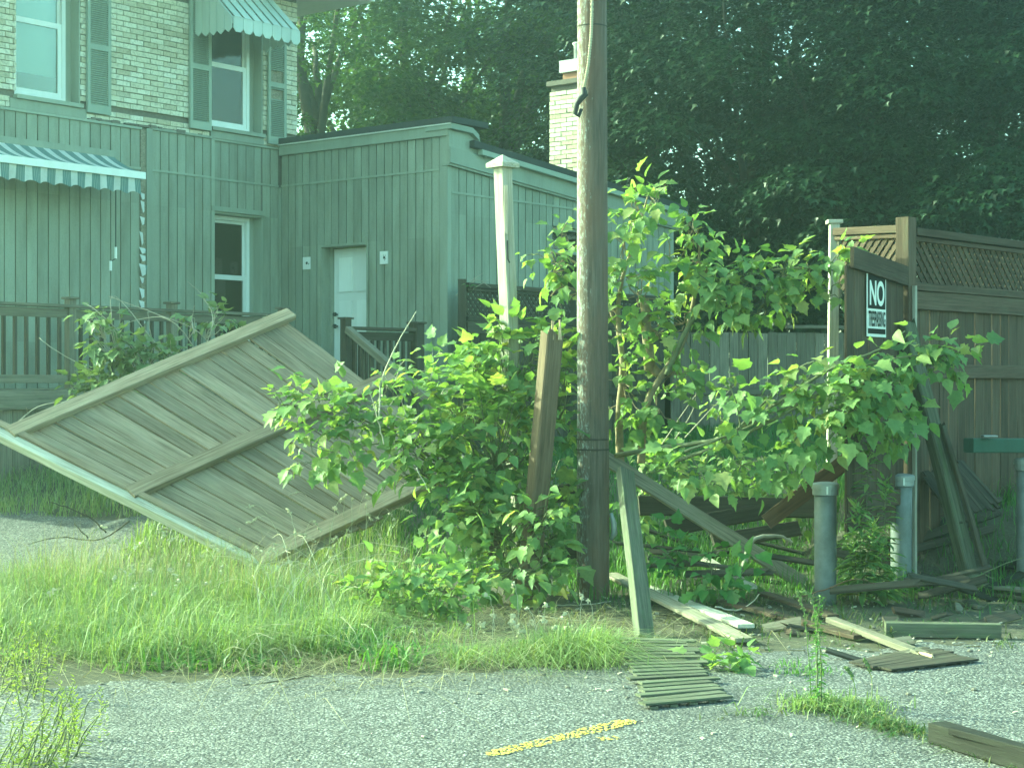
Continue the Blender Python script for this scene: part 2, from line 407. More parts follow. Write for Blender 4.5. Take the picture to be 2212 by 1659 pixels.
# ---------------------------------------------------------------- ground, lot, added glare haze
def terrain(name, xs, ys, zoff, m, keep=None, bumpy=0.0):
    X, Y = np.meshgrid(xs, ys); Z = gz(X, Y) + zoff
    nx, ny = len(xs), len(ys)
    v = np.stack([X, Y, Z], -1).reshape(-1, 3)
    if bumpy: v[:, 2] += RG.normal(0, bumpy, len(v))
    i = np.arange(nx * ny).reshape(ny, nx)
    q = np.stack([i[:-1, :-1], i[:-1, 1:], i[1:, 1:], i[1:, :-1]], -1).reshape(-1, 4)
    if keep is not None:
        c = v[q].mean(1); q = q[keep(c[:, 0], c[:, 1])]
        used = np.unique(q); mp = -np.ones(len(v), int); mp[used] = np.arange(len(used)); v = v[used]; q = mp[q]
    me = bpy.data.meshes.new(name)
    me.vertices.add(len(v)); me.vertices.foreach_set("co", v.astype(np.float32).ravel())
    me.loops.add(q.size); me.loops.foreach_set("vertex_index", q.astype(np.int32).ravel())
    me.polygons.add(len(q)); me.polygons.foreach_set("loop_start", np.arange(0, q.size, 4, dtype=np.int32))
    me.update(calc_edges=True); me.shade_smooth()
    return put(name, me, m)
xs = np.concatenate([np.linspace(-250, -16, 20), np.arange(-15, 15, .2), np.linspace(15.5, 250, 20)])
ys = np.concatenate([np.linspace(-30, 4, 10), np.arange(4.4, 30, .2), np.linspace(31, 400, 30)])
tag(terrain("ground", xs, ys, 0.0, M['dirt']), "brown dirt ground with sparse weeds, also standing in for shaded asphalt under the debris", "ground", kind="structure")
def wig(x): return .12 * np.sin(x * 2.1) + .08 * np.sin(x * 5.3 + 1) + .05 * np.sin(x * 11.7)
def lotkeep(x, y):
    edge = np.interp(x, [-6, -3.2, -2.2, -1.6, -.4, .3, .75, 1.2, 1.9, 2.6, 4, 8], [8.0, 8.25, 8.75, 9.1, 9.35, 9.25, 9.45, 9.75, 10.2, 10.4, 10.2, 9.9]) + wig(x)  # right edge pulled forward so darker dirt stands in for shaded asphalt
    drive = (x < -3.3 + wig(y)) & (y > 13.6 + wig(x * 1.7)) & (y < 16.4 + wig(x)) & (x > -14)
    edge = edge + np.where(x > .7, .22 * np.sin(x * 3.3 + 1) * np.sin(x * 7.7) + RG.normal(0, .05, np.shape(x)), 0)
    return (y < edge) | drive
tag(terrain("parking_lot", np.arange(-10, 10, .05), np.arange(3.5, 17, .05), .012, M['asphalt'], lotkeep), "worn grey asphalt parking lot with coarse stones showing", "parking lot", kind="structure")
tag(terrain("parking_lot", np.arange(-40, 40, 1.0), np.arange(-25, 3.6, 1.0), .012, M['asphalt']), "worn grey asphalt lot running towards the viewer", "parking lot", kind="structure")
def strip(name, pts, wid, m, z):
    mb = MB(); n = 24
    a, b_ = Vector((*pts[0], 0)), Vector((*pts[1], 0)); d = (b_ - a).normalized(); s = Vector((-d.y, d.x, 0))
    L, Rr = [], []
    for i in range(n + 1):
        p = a.lerp(b_, i / n); ww = wid / 2 * (1 + rnd.uniform(-.25, .25)) * (.5 if i in (0, n) else 1)
        for q, l in ((p + s * ww, L), (p - s * ww, Rr)): l.append((q.x, q.y, g(q.x, q.y) + z))
    vs = L + Rr; mb.add(vs, [(i, i + 1, n + 2 + i, n + 1 + i)[::-1] for i in range(n)])
    return mb.build(name, m)
p0 = G(1052, 1638); p1 = G(1368, 1562)
tag(strip("painted_line", [(p0.x, p0.y), (p1.x, p1.y)], .11, M['yellow'], .017), "worn yellow parking line painted across the grey asphalt", "road marking", kind="structure")
p0 = G(1292, 1603); p1 = G(1336, 1600)
tag(strip("painted_line", [(p0.x, p0.y), (p1.x, p1.y)], .07, M['yellow'], .017), "small leftover yellow paint patch beside the long parking line", "road marking", kind="structure")

def haze(density, g_):  # volume added to imitate the glare veil and lift the darks
    mb = MB(); mb.box((0, 35, 6.6), ((1, 0, 0), (0, 1, 0), (0, 0, 1)), (60, 62, 9.4))
    m = bpy.data.materials.new("glare_haze"); m.use_nodes = True; n = m.node_tree.nodes; l = m.node_tree.links
    n.remove(n["Principled BSDF"]); v = n.new("ShaderNodeVolumePrincipled")
    v.inputs["Color"].default_value = (.76, .93, .86, 1); v.inputs["Density"].default_value = density; v.inputs["Anisotropy"].default_value = g_
    l.new(v.outputs[0], n["Material Output"].inputs["Volume"])
    o = mb.build("haze", m); tag(o, "pale haze volume added over the whole lot to imitate glare from the left", "haze", kind="stuff")
haze(.0040, .86)

# ---------------------------------------------------------------- house and extension frames
AN = R(38.7)
U = Vector((math.sin(AN), math.cos(AN), 0)); V = Vector((-math.cos(AN), math.sin(AN), 0)); N = -V; ZZ = Vector((0, 0, 1))
I0 = Vector(((957 - 1743.5) / 5727 * 23.2, 23.2, 0))
E0 = I0 - V * 3.03
def hp(t, z, off=0.0): return I0 - U * t + N * off + ZZ * z          # house wall
def ep(s, z, off=0.0): return I0 - V * s - U * off + ZZ * z          # extension front
def sp_(t, z, off=0.0): return E0 + U * t + N * off + ZZ * z         # extension side
def solve(P0, D, x):                                                    # where a vertical plane meets a sight line
    k = (x - 1106) / F; return (k * P0.y - P0.x) / (D.x - k * D.y)
def ht(x, off=0.0): return solve(I0 + N * off, -U, x)
def es(x, off=0.0): return solve(I0 - U * off, -V, x)
def st(x, off=0.0): return solve(E0 + N * off, U, x)
def zat(p, y): return CAMZ - (y - 829.5) / F * p.y

def cells(t0, t1, z0, z1, ops):
    ts = sorted({t0, t1, *[min(max(v, t0), t1) for o in ops for v in o[:2]]}); zs = sorted({z0, z1, *[min(max(v, z0), z1) for o in ops for v in o[2:]]})
    for a, b_ in zip(ts, ts[1:]):
        for c, d in zip(zs, zs[1:]):
            tm, zm = (a + b_) / 2, (c + d) / 2
            if not any(o[0] < tm < o[1] and o[2] < zm < o[3] for o in ops): yield a, b_, c, d
def wall_mb(mb, pf, t0, t1, z0, z1, off0, off1, ops=()):
    for a, b_, c, d in cells(t0, t1, z0, z1, ops):
        vs = [pf(t, z, o) for t in (a, b_) for z in (c, d) for o in (off0, off1)]
        c0 = sum(vs, Vector()) / 8
        ax = [(pf(1, 0) - pf(0, 0)).normalized(), ZZ, (pf(0, 0, 1) - pf(0, 0)).normalized()]
        mb.box(c0, ax, ((b_ - a) / 2, (d - c) / 2, abs(off1 - off0) / 2))
def pbox(name, pf, t0, t1, z0, z1, o0, o1, m, parent, jit=0.0):
    a, b_ = min(o0, o1), max(o0, o1)
    mb = MB(); wall_mb(mb, pf, t0, t1, z0, z1, a + 0, b_)
    mw = Matrix.Translation(pf((t0 + t1) / 2, (z0 + z1) / 2, (a + b_) / 2))
    return mb.build(name, m, parent, org=mw)
def siding(pf, t0, t1, z0, z1, off, pitch, ops, m, parent, th=.022, gap=.015):
    n = round((t1 - t0) / pitch); pw = (t1 - t0) / n
    for i in range(n):
        a, b_ = t0 + i * pw + gap / 2, t0 + (i + 1) * pw - gap / 2
        j = rnd.uniform(-.003, .003)
        for c in cells(a, b_, z0, z1, ops):
            if c[1] - c[0] > .02 and c[3] - c[2] > .02:
                pbox("siding_board", pf, *c, off, off + th + j, m, parent)

# ---------------------------------------------------------------- the brick house
house = thing("brick_house", "two-storey buff brick house with green siding below and shuttered windows", "house", hp(2, g(*hp(2, 0).xy)))
ZB, ZT, ZD = 4.85, 6.95, 1.5     # siding top, brick top, deck level
L_H = 6.6
zmin = .5
# openings: t0, t1, z0, z1
tA0, tA1 = ht(566), ht(456)
tB0, tB1 = ht(172), ht(34)
upR = (tA0, tA1, 5.0, 6.6); upL = (tB0, tB1, 5.02, 6.6); loR = (tA0, tA1, 2.1, 3.88)
tS = ht(457); tC = ht(322)
mb = MB(); wall_mb(mb, hp, -.32, L_H, zmin, ZT, -.30, -.03, [upR, upL, loR])
mb.box(hp(L_H - .15, 3.7, -3.3), (U, N, ZZ), (.12, 2.98, 3.2)); mb.box(hp(-.17, 3.7, -3.3), (U, N, ZZ), (.12, 2.98, 3.2))
mb.box(hp(3, 3.7, -6.4), (U, N, ZZ), (3.4, .1, 3.2)); mb.box(hp(3.1, 4.3, -3.3), (U, N, ZZ), (3.2, 2.95, .1)); mb.box(hp(3.1, 1.2, -3.3), (U, N, ZZ), (3.2, 2.95, .1))
mb.build("wall", M['mortar'], house)
# bricks, running bond
def bricks(pf, t0, t1, z0, z1, off, ops, parent, budget, m, stuffname="brick_field"):
    bl, bh = .205, .058; pitch, row = .215, .068
    lst = []
    nr = int((z1 - z0) / row)
    for r in range(nr):
        z = z0 + r * row; sh = (r % 2) * pitch / 2
        k = 0; t = t0 - sh
        while t < t1:
            a, b_ = max(t, t0), min(t + bl, t1)
            for c in cells(a, b_, z, z + bh, ops) if b_ - a > .03 else ():
                if c[3] - c[2] > .05 and c[1] - c[0] > .03: lst.append(c)
            t += pitch
    def vis(c):
        p = pf((c[0] + c[1]) / 2, c[2], off); x, y = px(p); return 0 if (-10 < x < 2222 and -10 < y < 1670) else 1
    lst.sort(key=lambda c: (vis(c), pf(c[0], 0, 0).y)); mesh = None
    st_ = MB(); n = 0
    for c in lst:
        j = rnd.uniform(-.004, .005); ctr = pf((c[0] + c[1]) / 2 + rnd.uniform(-.003, .003), (c[2] + c[3]) / 2 + rnd.uniform(-.002, .002), off + j - .02)
        ux = (pf(1, 0) - pf(0, 0)).normalized(); no = (pf(0, 0, 1) - pf(0, 0)).normalized()
        if n < budget and vis(c) == 0:
            if mesh is None:
                q = MB(); q.box((0, 0, 0), ((1, 0, 0), (0, 1, 0), (0, 0, 1)), (.5, .5, .5)); mesh = q.mesh("brick")
            y_ = ZZ.cross(ux)
            rot = Matrix((ux, y_, ZZ)).transposed().to_4x4() @ Matrix.Rotation(rnd.uniform(-.012, .012), 4, 'Y')
            mw = Matrix.Translation(ctr) @ rot @ Matrix.Diagonal((c[1] - c[0], .05, c[3] - c[2], 1))
            put("brick", mesh, m, parent, mw); n += 1
        else: st_.box(ctr, (ux, no, ZZ), ((c[1] - c[0]) / 2, .025, (c[3] - c[2]) / 2))
    if st_.v: tag(st_.build(stuffname, m, parent), kind="stuff")
bricks(hp, -.30, L_H, ZB + .01, ZT, .0, [upR, upL, (tA0 - .02, tA1 + .03, ZB, 5.0), (ht(185), ht(20), ZB, 5.02)], house, 300, M['brick'])
# lower siding: recessed bay at the right, main bay, long left wall behind the deck
BELT = 4.32
for (a, b_, off, z1) in ((.03, tS - .03, -.045, ZB - .03), (tS + .03, tC - .02, .0, ZB - .02), (tC + .16, L_H, .0, ZB - .04)):
    siding(hp, a, b_, BELT + .012, z1, off, .152, [loR], M['siding'], house)
    siding(hp, a, b_, ZD - .6, BELT - .012, off, .152, [loR], M['siding'], house)
    pbox("belt_trim", hp, a, b_, BELT - .014, BELT + .014, off, off + .034, M['trim'], house)
    pbox("drip_cap", hp, a - .01, b_ + .01, z1 + .002, z1 + .032, off - .03, off + .05, M['trim'], house)
pbox("corner_board", hp, tC - .016, tC + .075, ZD - .6, ZB - .01, .0, .05, M['trim'], house)
pbox("corner_board", hp, tC + .078, tC + .157, ZD - .6, ZB - .03, -.01, .03, M['wood_grey'], house)
pbox("corner_board", hp, tS - .028, tS + .028, ZD - .6, ZB - .01, -.02, .032, M['trim'], house)
pbox("corner_board", hp, -.03, .028, ZD - .6, BELT - .02, -.03, .02, M['trim'], house)
# brick ledge: broken dirty bricks sitting on the siding cap
mbl = MB()
for i in range(34):
    t = rnd.choice((rnd.uniform(tC - .02, ht(330)), rnd.uniform(ht(450), ht(335)), rnd.uniform(ht(316), ht(190))))
    mbl.box(hp(t, ZB + rnd.uniform(.0, .025), rnd.uniform(.0, .035)), (U, N, ZZ), (rnd.uniform(.02, .08), rnd.uniform(.01, .03), rnd.uniform(.008, .022)))
tag(mbl.build("mortar_rubble", M['mortar'], house), kind="stuff")
def window(op, off, blind=None, meet=None, hide=False):
    t0, t1, z0, z1 = op
    fr = MB(); fw = .05
    a, b_, c, d = t0 + .11, t1 - .002, z0 + .01, z1 - .03
    for q in ((a, b_, c, c + fw), (a, b_, d - fw, d), (a, a + fw, c + fw, d - fw), (b_ - fw, b_, c + fw, d - fw)):
        wall_mb(fr, hp, *q, off - .06, off)
    f = fr.build("window", M['white'], house)
    mt = meet or (c + d) / 2
    lo = MB()
    for q in ((a + fw, b_ - fw, mt - .03, mt + .035), (a + fw, a + fw + .055, c + fw, mt - .03), (b_ - fw - .055, b_ - fw, c + fw, mt - .03), (a + fw + .055, b_ - fw - .055, c + fw, c + fw + .055)):
        wall_mb(lo, hp, *q, off - .045, off - .012)
    lo.build("sash", M['white'], f)
    up = MB()
    for q in ((a + fw, b_ - fw, d - fw - .04, d - fw), (a + fw, a + fw + .035, mt + .035, d - fw - .04), (b_ - fw - .035, b_ - fw, mt + .035, d - fw - .04)):
        wall_mb(up, hp, *q, off - .075, off - .05)
    up.build("sash", M['white'], f)
    pbox("pane", hp, a + fw + .055, b_ - fw - .055, c + fw + .055, mt - .03, off - .032, off - .026, M['glass'], f)
    pbox("pane", hp, a + fw + .035, b_ - fw - .035, mt + .035, d - fw - .04, off - .065, off - .06, M['glass'], f)
    if blind: pbox("blind", hp, a + .02, b_ - .02, blind, d, off - .16, off - .14, M['white'], f)
    # reveal lining and outer trim
    rv = MB(); wall_mb(rv, hp, t0, t0 + .018, z0, z1, off - .1, .012); wall_mb(rv, hp, t0 + .018, t1, z1 - .022, z1, off - .1, .012)
    wall_mb(rv, hp, t0 + .018, a - .002, z0, z1 - .022, off - .1, off - .02)
    rv.build("window_trim", M['trim'], house)
    pbox("window_sill", hp, t0 - .02, t1 + .02, z0 - .05, z0 - .003, off - .1, .06, M['trim'], house)
window(upR, -.13, None, 5.86); window(upL, -.13, 5.35, 5.95); window(loR, -.13, None, 3.03)
pbox("sill_panel", hp, tA0 - .015, tA1 + .02, ZB + .0, 4.945, -.02, .02, M['trim'], house)
pbox("sill_panel", hp, ht(185), ht(20), ZB - .0, 4.965, -.02, .02, M['trim'], house)
pbox("window_head", hp, tA0 - .03, tA1 + .02, 3.885, 3.95, -.02, .045, M['trim'], house)
def shutter(x0, x1, z0, z1, tilt=0.0, broken=False):
    t0, t1 = ht(x1, .05), ht(x0, .05); mw = Matrix.Translation(hp((t0 + t1) / 2, (z0 + z1) / 2, .05))
    fr = MB(); s = .045
    for q in ((t0, t0 + s, z0, z1), (t1 - s, t1, z0, z1), (t0 + s, t1 - s, z0, z0 + .10), (t0 + s, t1 - s, z1 - .07, z1), (t0 + s, t1 - s, z0 + .78, z0 + .85)):
        wall_mb(fr, hp, *q, .018, .055)
    bk = fr.build("shutter", M['shutter'], house, org=mw)
    lv = MB(); z = z0 + .115; xdir = -U
    while z < z1 - .085:
        if not (z0 + .765 < z < z0 + .865) and not (broken and z0 + .62 < z < z0 + 1.0 and rnd.random() < .8):
            ax2 = (N * math.cos(.7) - ZZ * math.sin(.7)); ax3 = xdir.cross(ax2)
            lv.box(hp((t0 + t1) / 2, z, .036), (xdir, ax2, ax3), ((t1 - t0) / 2 - s, .017, .003))
        z += .026
    tag(lv.build("louvers", M['shutter'], bk), kind="stuff")
    pbox("shutter_back", hp, t0 + s, t1 - s, z0 + .1, z1 - .07, .012, .017, M['trim'] if not broken else M['wood_grey'], bk)
shutter(411, 457, 4.93, 6.75); shutter(189, 240, 4.93, 6.75); shutter(580, 619, 4.88, 6.6, broken=True)
# eave and roof
mb = MB(); mb.box(hp(3.0, 7.0, -3.1), (U, N, ZZ), (4.1, 3.75, .045)); mb.build("soffit", M['white'], house)
mb = MB(); c = [hp(t, 7.05, o) for t, o in ((-1.1, .65), (7.1, .65), (7.1, -6.9), (-1.1, -6.9))] + [hp(1.8, 8.6, -3.1), hp(4.2, 8.6, -3.1)]
mb.add(c, [(0, 4, 5, 1), (1, 5, 2), (2, 5, 4, 3), (3, 4, 0), (0, 1, 2, 3)]); mb.build("roof", M['roof'], house)
pbox("gutter", hp, -1.1, 7.1, 6.96, 7.06, .66, .74, M['white'], house)

# metal awning over the right upper window
aw = thing("metal_window_awning", "pale ribbed metal awning with scalloped edge over the upper right window", "awning", hp(ht(530), 6.6, .02))
ta, tb = ht(647, .75), ht(503, .75); zf, zw = 6.29, 6.98
n = 7
for i in range(n):
    a = ta + (tb - ta) * i / n; b_ = ta + (tb - ta) * (i + 1) / n; mid = (a + b_) / 2; ww = (b_ - a) / 2
    q = MB()
    for (da, db, dz) in ((-.97, -.72, .0), (-.72, .72, .018), (.72, .97, .0)):
        v = [hp(mid + ww * da, zw + dz, .03), hp(mid + ww * db, zw + dz, .03), hp(mid + ww * db, zf + dz, .75 + dz), hp(mid + ww * da, zf + dz, .75 + dz)]
        v += [p - ZZ * .012 for p in v]
        q.add(v, [(0, 1, 2, 3), (7, 6, 5, 4), (0, 4, 5, 1), (1, 5, 6, 2), (2, 6, 7, 3), (3, 7, 4, 0)])
    q.build("awning_slat", M['awning_metal'], aw)
    q = MB(); zb = zf - .15
    pr = [hp(mid + ww * x, z, o) for o in (.752, .762) for x, z in ((-.96, zf + .01), (.96, zf + .01), (.96, zb + .02), (.5, zb - .03), (-.5, zb - .03), (-.96, zb + .02))]
    q.add(pr, [tuple(range(6)), tuple(range(11, 5, -1))] + [(k, k + 6, (k + 1) % 6 + 6, (k + 1) % 6) for k in range(6)])
    q.build("valance", M['awning_metal'], aw)
for tt, nm in ((tb + .01, 5), (ta - .01, 5)):
    for i in range(nm):
        o0, o1 = .03 + .72 * i / nm, .03 + .72 * (i + 1) / nm; q = MB()
        top = lambda o: zw - (zw - zf) * (o - .03) / .72
        zb = zf - .13 + rnd.uniform(-.015, .015); om = (o0 + o1) / 2
        pr = [hp(tt + e, z, o) for e in (-.006, .006) for o, z in ((o0 + .004, top(o0)), (o1 - .004, top(o1)), (o1 - .004, zb), (om, zb - .05), (o0 + .004, zb))]
        q.add(pr, [tuple(range(5)), tuple(range(9, 4, -1))] + [(k, k + 5, (k + 1) % 5 + 5, (k + 1) % 5) for k in range(5)])
        q.build("side_slat", M['awning_metal'], aw)

# striped retractable canvas awning at the left
fa = thing("canvas_awning", "striped canvas awning half rolled out over the deck, torn at its end", "awning", hp(4.2, 4.3, .1))
tr = 2.92; tl = L_H + .2; of, zf2, zw2 = .64, 4.13, 4.44
mwf = Matrix((-U, N, ZZ)).transposed().to_4x4(); mwf.translation = hp(tr, zw2, .05)
q = MB(); nt_, no_ = 40, 6
vs = []
for i in range(nt_ + 1):
    for j in range(no_ + 1):
        f = j / no_; t = tr + (tl - tr) * i / nt_ + (f - 1) * .0
        vs.append(hp(t, zw2 + (zf2 + .05 - zw2) * f - .035 * math.sin(math.pi * f), .05 + (of - .05) * f))
fs = [(i * (no_ + 1) + j, i * (no_ + 1) + j + 1, (i + 1) * (no_ + 1) + j + 1, (i + 1) * (no_ + 1) + j) for i in range(nt_) for j in range(no_)]
q.add(vs, fs); q.build("canvas", M['stripe'], fa, True, org=mwf)
q = MB(); nn = 160; vs = []
for i in range(nn + 1):
    t = tr + .03 + (tl - tr) * i / nn; wv = .018 * math.sin(t * 30) + .012 * math.sin(t * 13)
    for j, z in enumerate((zf2 - .03, zf2 - .12, zf2 - .21 - .018 * math.sin(t * 30 + 1))): vs.append(hp(t, z, of + wv * j * .6))
q.add(vs, [(i * 3 + j, i * 3 + j + 1, i * 3 + j + 4, i * 3 + j + 3) for i in range(nn) for j in range(2)]); q.build("valance", M['stripe'], fa, True, org=mwf)
pbox("front_bar", hp, tr - .03, tl, zf2 - .035, zf2 + .05, of - .03, of + .035, M['white'], fa)
pbox("wall_bar", hp, tr - .03, tl, zw2 - .03, zw2 + .05, .025, .10, M['trim'], fa)
q = MB(); q.tube([hp(tr + .1, zw2 - .1, .06), hp(tr + .05, zf2 + .1, of * .55), hp(tr + .05, zf2 - .0, of - .05)], .02, 6); q.build("folding_arm", M['white'], fa)
# torn hanging strip with scraps
tz = MB(); xs_ = ht(302); z = 4.0; pts = []
i = 0
while z > 2.2:
    L_ = rnd.uniform(.06, .16); wd = rnd.uniform(.02, .05); o = rnd.uniform(.03, .07)
    tz.add([hp(xs_ - wd + rnd.uniform(-.02, .02), z, o), hp(xs_ + wd, z + .02, o - .02), hp(xs_ + wd * .6, z - L_, o + .02), hp(xs_ - wd, z - L_ * .8, o)], [(0, 1, 2, 3)]); z -= L_ + rnd.uniform(.0, .1)
tz.build("torn_strip", M['stripe'], fa, org=mwf)
q = MB()
pc = [hp(ht(250, .5), zat(hp(ht(250, .5), 0, .5), y), .5) for y in (400, 470, 534)]
q.tube(pc, .008, 5); q.build("crank_rod", M['darkmetal'], fa)
q = MB(); q.tube([pc[-1], pc[-1] - ZZ * .14], .018, 6); q.build("crank_handle", M['whiteplastic'], fa)
a = hp(ht(251, .5), 0, .5)
q = MB(); q.tube([pc[-1] - ZZ * .14, Vector((a.x, a.y, zat(a, 558))), hp(ht(241, .5), zat(a, 565), .5)], .007, 5); q.build("crank_rod", M['darkmetal'], fa)
a = hp(ht(239, .5), 0, .5); q = MB(); q.tube([Vector((a.x, a.y, zat(a, 564))), Vector((a.x, a.y, zat(a, 585)))], .018, 6); q.build("crank_handle", M['whiteplastic'], fa)

# ---------------------------------------------------------------- wooden extension
ext = thing("wooden_extension", "low green board-clad extension with flat roof, white door and side window", "building", E0 + ZZ * g(*E0.xy))
sD0, sD1, zD0, zD1 = es(694), es(796), 1.42, 3.47
door_op = (sD0, sD1, zD0, zD1)
SL = 5.14
sw = (st(1190), st(1272), 2.75, 3.76)
mb = MB(); wall_mb(mb, ep, .0, 3.03, .4, 4.74, -.26, -.02, [door_op])
wall_mb(mb, sp_, .32, SL, .4, 4.1, -.25, -.02, [sw]); wall_mb(mb, sp_, .0, 1.6, 4.1, 4.45, -.25, -.02)
mb.box(sp_(SL - .1, 2.3, -1.6), (U, N, ZZ), (.1, 1.3, 1.9)); mb.build("wall", M['wood_dark'], ext)
siding(ep, .03, 2.93, BELT + .012, 4.735, .0, .138, [door_op], M['siding'], ext)
siding(ep, .03, 2.93, .7, BELT - .012, .0, .138, [door_op], M['siding'], ext)
pbox("belt_trim", ep, .03, 2.93, BELT - .014, BELT + .014, .0, .034, M['trim'], ext)
pbox("corner_board", ep, 2.932, 3.055, .6, 4.735, -.02, .028, M['trim'], ext)
zs_ = 4.03
def eave(t): return 4.62 - .085 * t
for i in range(33):
    a = .05 + (SL - .11) * i / 33; pbox("siding_board", sp_, a + .0075, a + (SL - .11) / 33 - .0075, zs_ + .016, max(zs_ + .05, 4.62 - .085 * a - .12), .0, .022, M['siding'], ext)
siding(sp_, .05, SL - .06, .7, zs_ - .012, .0, .152, [sw], M['siding'], ext)
pbox("belt_trim", sp_, .05, SL - .06, zs_ - .014, zs_ + .014, .0, .034, M['trim'], ext)
pbox("corner_board", sp_, -.02, .048, .6, 4.50, -.02, .03, M['trim'], ext)
pbox("corner_board", sp_, SL - .058, SL + .03, .6, 4.3, -.02, .03, M['trim'], ext)
# front fascia and parapet end
pbox("fascia", ep, .02, 3.10, 4.738, 4.885, -.02, .06, M['trim'], ext)
mb = MB(); wall_mb(mb, ep, .0, 3.20, 4.887, 4.965, -.62, .10); mb.build("roof", M['roof'], ext)
pbox("drip_edge", ep, .02, 3.16, 4.872, 4.90, .062, .092, M['white'], ext)
pbox("parapet_end", sp_, -.05, .55, 4.56, 4.80, .03, .075, M['trim'], ext)
mb = MB()
for i, (t, z) in enumerate(((-.06, 4.86), (.2, 4.86), (.42, 4.80))):
    pass
path = [(-.08, 4.885), (.34, 4.87), (.46, 4.80), (.50, 4.66), (.62, 4.58)]
vs = []
for t, z in path:
    for o, dz in ((-.3, 0), (.14, 0), (.14, -.07), (-.3, -.07)): vs.append(sp_(t, z + dz, o))
fs = []
for i in range(len(path) - 1):
    for k in range(4): fs.append((i * 4 + k, i * 4 + (k + 1) % 4, i * 4 + 4 + (k + 1) % 4, i * 4 + 4 + k))
fs += [(3, 2, 1, 0), tuple((len(path) - 1) * 4 + k for k in range(4))]
mb.add(vs, fs); mb.build("gutter_end", M['shutter'], ext)
def slopebox(name, t0, t1, dz0, dz1, o0, o1, m):
    q = MB(); vs = [sp_(t, eave(t) + dz, o) for t in (t0, t1) for dz in (dz0, dz1) for o in (o0, o1)]
    q.add(vs, [(0, 1, 3, 2), (4, 6, 7, 5), (0, 4, 5, 1), (2, 3, 7, 6), (0, 2, 6, 4), (1, 5, 7, 3)][::1])
    return q.build(name, m, ext)
slopebox("fascia", -.04, SL + .15, -.23, -.03, .03, .09, M['trim'])
slopebox("gutter", .5, SL + .2, -.035, .03, .09, .17, M['shutter'])
slopebox("soffit", -.04, SL + .1, -.26, -.232, -.05, .07, M['trim'])
q = MB(); vs = [sp_(t, eave(t) + dz, o) for t in (.35, SL + .25) for dz in (.032, .12) for o in (-5.2, .16)]
q.add(vs, [(0, 1, 3, 2), (4, 6, 7, 5), (0, 4, 5, 1), (2, 3, 7, 6), (0, 2, 6, 4), (1, 5, 7, 3)]); q.build("roof", M['roof'], ext)
# door in its deep recess
q = MB(); wall_mb(q, ep, sD0, sD0 + .02, zD0, zD1, -.25, .02); wall_mb(q, ep, sD0 + .02, sD1, zD1 - .03, zD1, -.25, .02); wall_mb(q, ep, sD1 - .02, sD1, zD0, zD1 - .03, -.25, .02)
wall_mb(q, ep, sD0 + .02, sD0 + .07, zD0, zD1 - .03, -.21, -.15)
q.build("door_frame", M['siding'], ext)
dr = pbox("door", ep, sD0 + .07, sD1 - .022, zD0 + .01, zD1 - .05, -.22, -.18, M['white'], ext)
dw = (sD1 - sD0 - .09)
for r, (a, b_) in enumerate(((.09, .62), (.74, 1.30), (1.42, 1.88))):
    for c in (0, 1):
        s0 = sD0 + .07 + dw * (.13 + .42 * c); s1 = s0 + dw * .30
        pbox("door_panel", ep, s0, s1, zD0 + a, zD0 + b_, -.179, -.166, M['white'], dr)
q = MB(); q.lathe((0, 0, 0), [(.012, 0), (.014, .03), (.03, .045), (.028, .07), (.01, .08)], 12)
for zz in (.96, 1.12):
    me = q.mesh("door_knob", True); mwk = Matrix((V, ZZ, -U)).transposed().to_4x4(); mwk.translation = ep(sD0 + .13, zD0 + zz, -.18); put("door_knob", me, M['darkmetal'], dr, mwk)
pbox("threshold", ep, sD0 + .02, sD1 - .02, zD0 - .05, zD0 + .0, -.25, .06, M['wood_grey'], ext)
# side window
q = MB(); a, b_, c, d = sw
for z in ((a, b_, c, c + .04), (a, b_, d - .04, d), (a, a + .04, c + .04, d - .04), (b_ - .04, b_, c + .04, d - .04), (a + .04, b_ - .04, d - .36, d - .31)): wall_mb(q, sp_, *z, -.12, -.03)
f = q.build("window", M['trim'], ext); pbox("pane", sp_, a + .04, b_ - .04, c + .04, d - .36, -.09, -.085, M['glass'], f); pbox("pane", sp_, a + .04, b_ - .04, d - .31, d - .04, -.09, -.085, M['glass'], f)
pbox("room_dark", sp_, a, b_, c, d, -.24, -.2, M['darkmetal'], f)  # dark sheet put in for the unlit room behind the panes
# chimney behind the roof
CH0 = P(1190, 500, 25.2); CH0.z = 0
def cp(s, z, off=0.0): return CH0 - V * s - U * off + ZZ * z
def cq(s, z, off=0.0): return CH0 - V * .56 + U * s + N * off + ZZ * z
ch = MB(); wall_mb(ch, cp, .0, .56, 3.6, 6.05, -.42, -.012); ch = ch.build("chimney", M['mortar'], ext)
bricks(cp, -.012, .57, 4.2, 6.03, .012, (), ch, 110, M['brick'], "brick_field"); bricks(cq, -.01, .42, 4.2, 6.03, .012, (), ch, 60, M['brick'], "brick_field")
q = MB(); wall_mb(q, cp, -.05, .61, 6.05, 6.12, -.47, .05); q.build("chimney_crown", M['mortar'], ch)
q = MB(); wall_mb(q, cp, .18, .52, 6.12, 6.24, -.4, -.06); q.build("flue_tile", plain("clay_tile", (.32, .17, .11), .9), ch)
q = MB(); wall_mb(q, cp, .14, .56, 6.24, 6.42, -.44, -.02); q.build("chimney_cap", M['galv'], ch)
q = MB(); q.lathe(cp(.38, 6.42, -.23), [(.1, 0), (.1, .22), (.12, .25), (.12, .27)], 16); q.build("flue_pipe", M['galv'], ch, True)

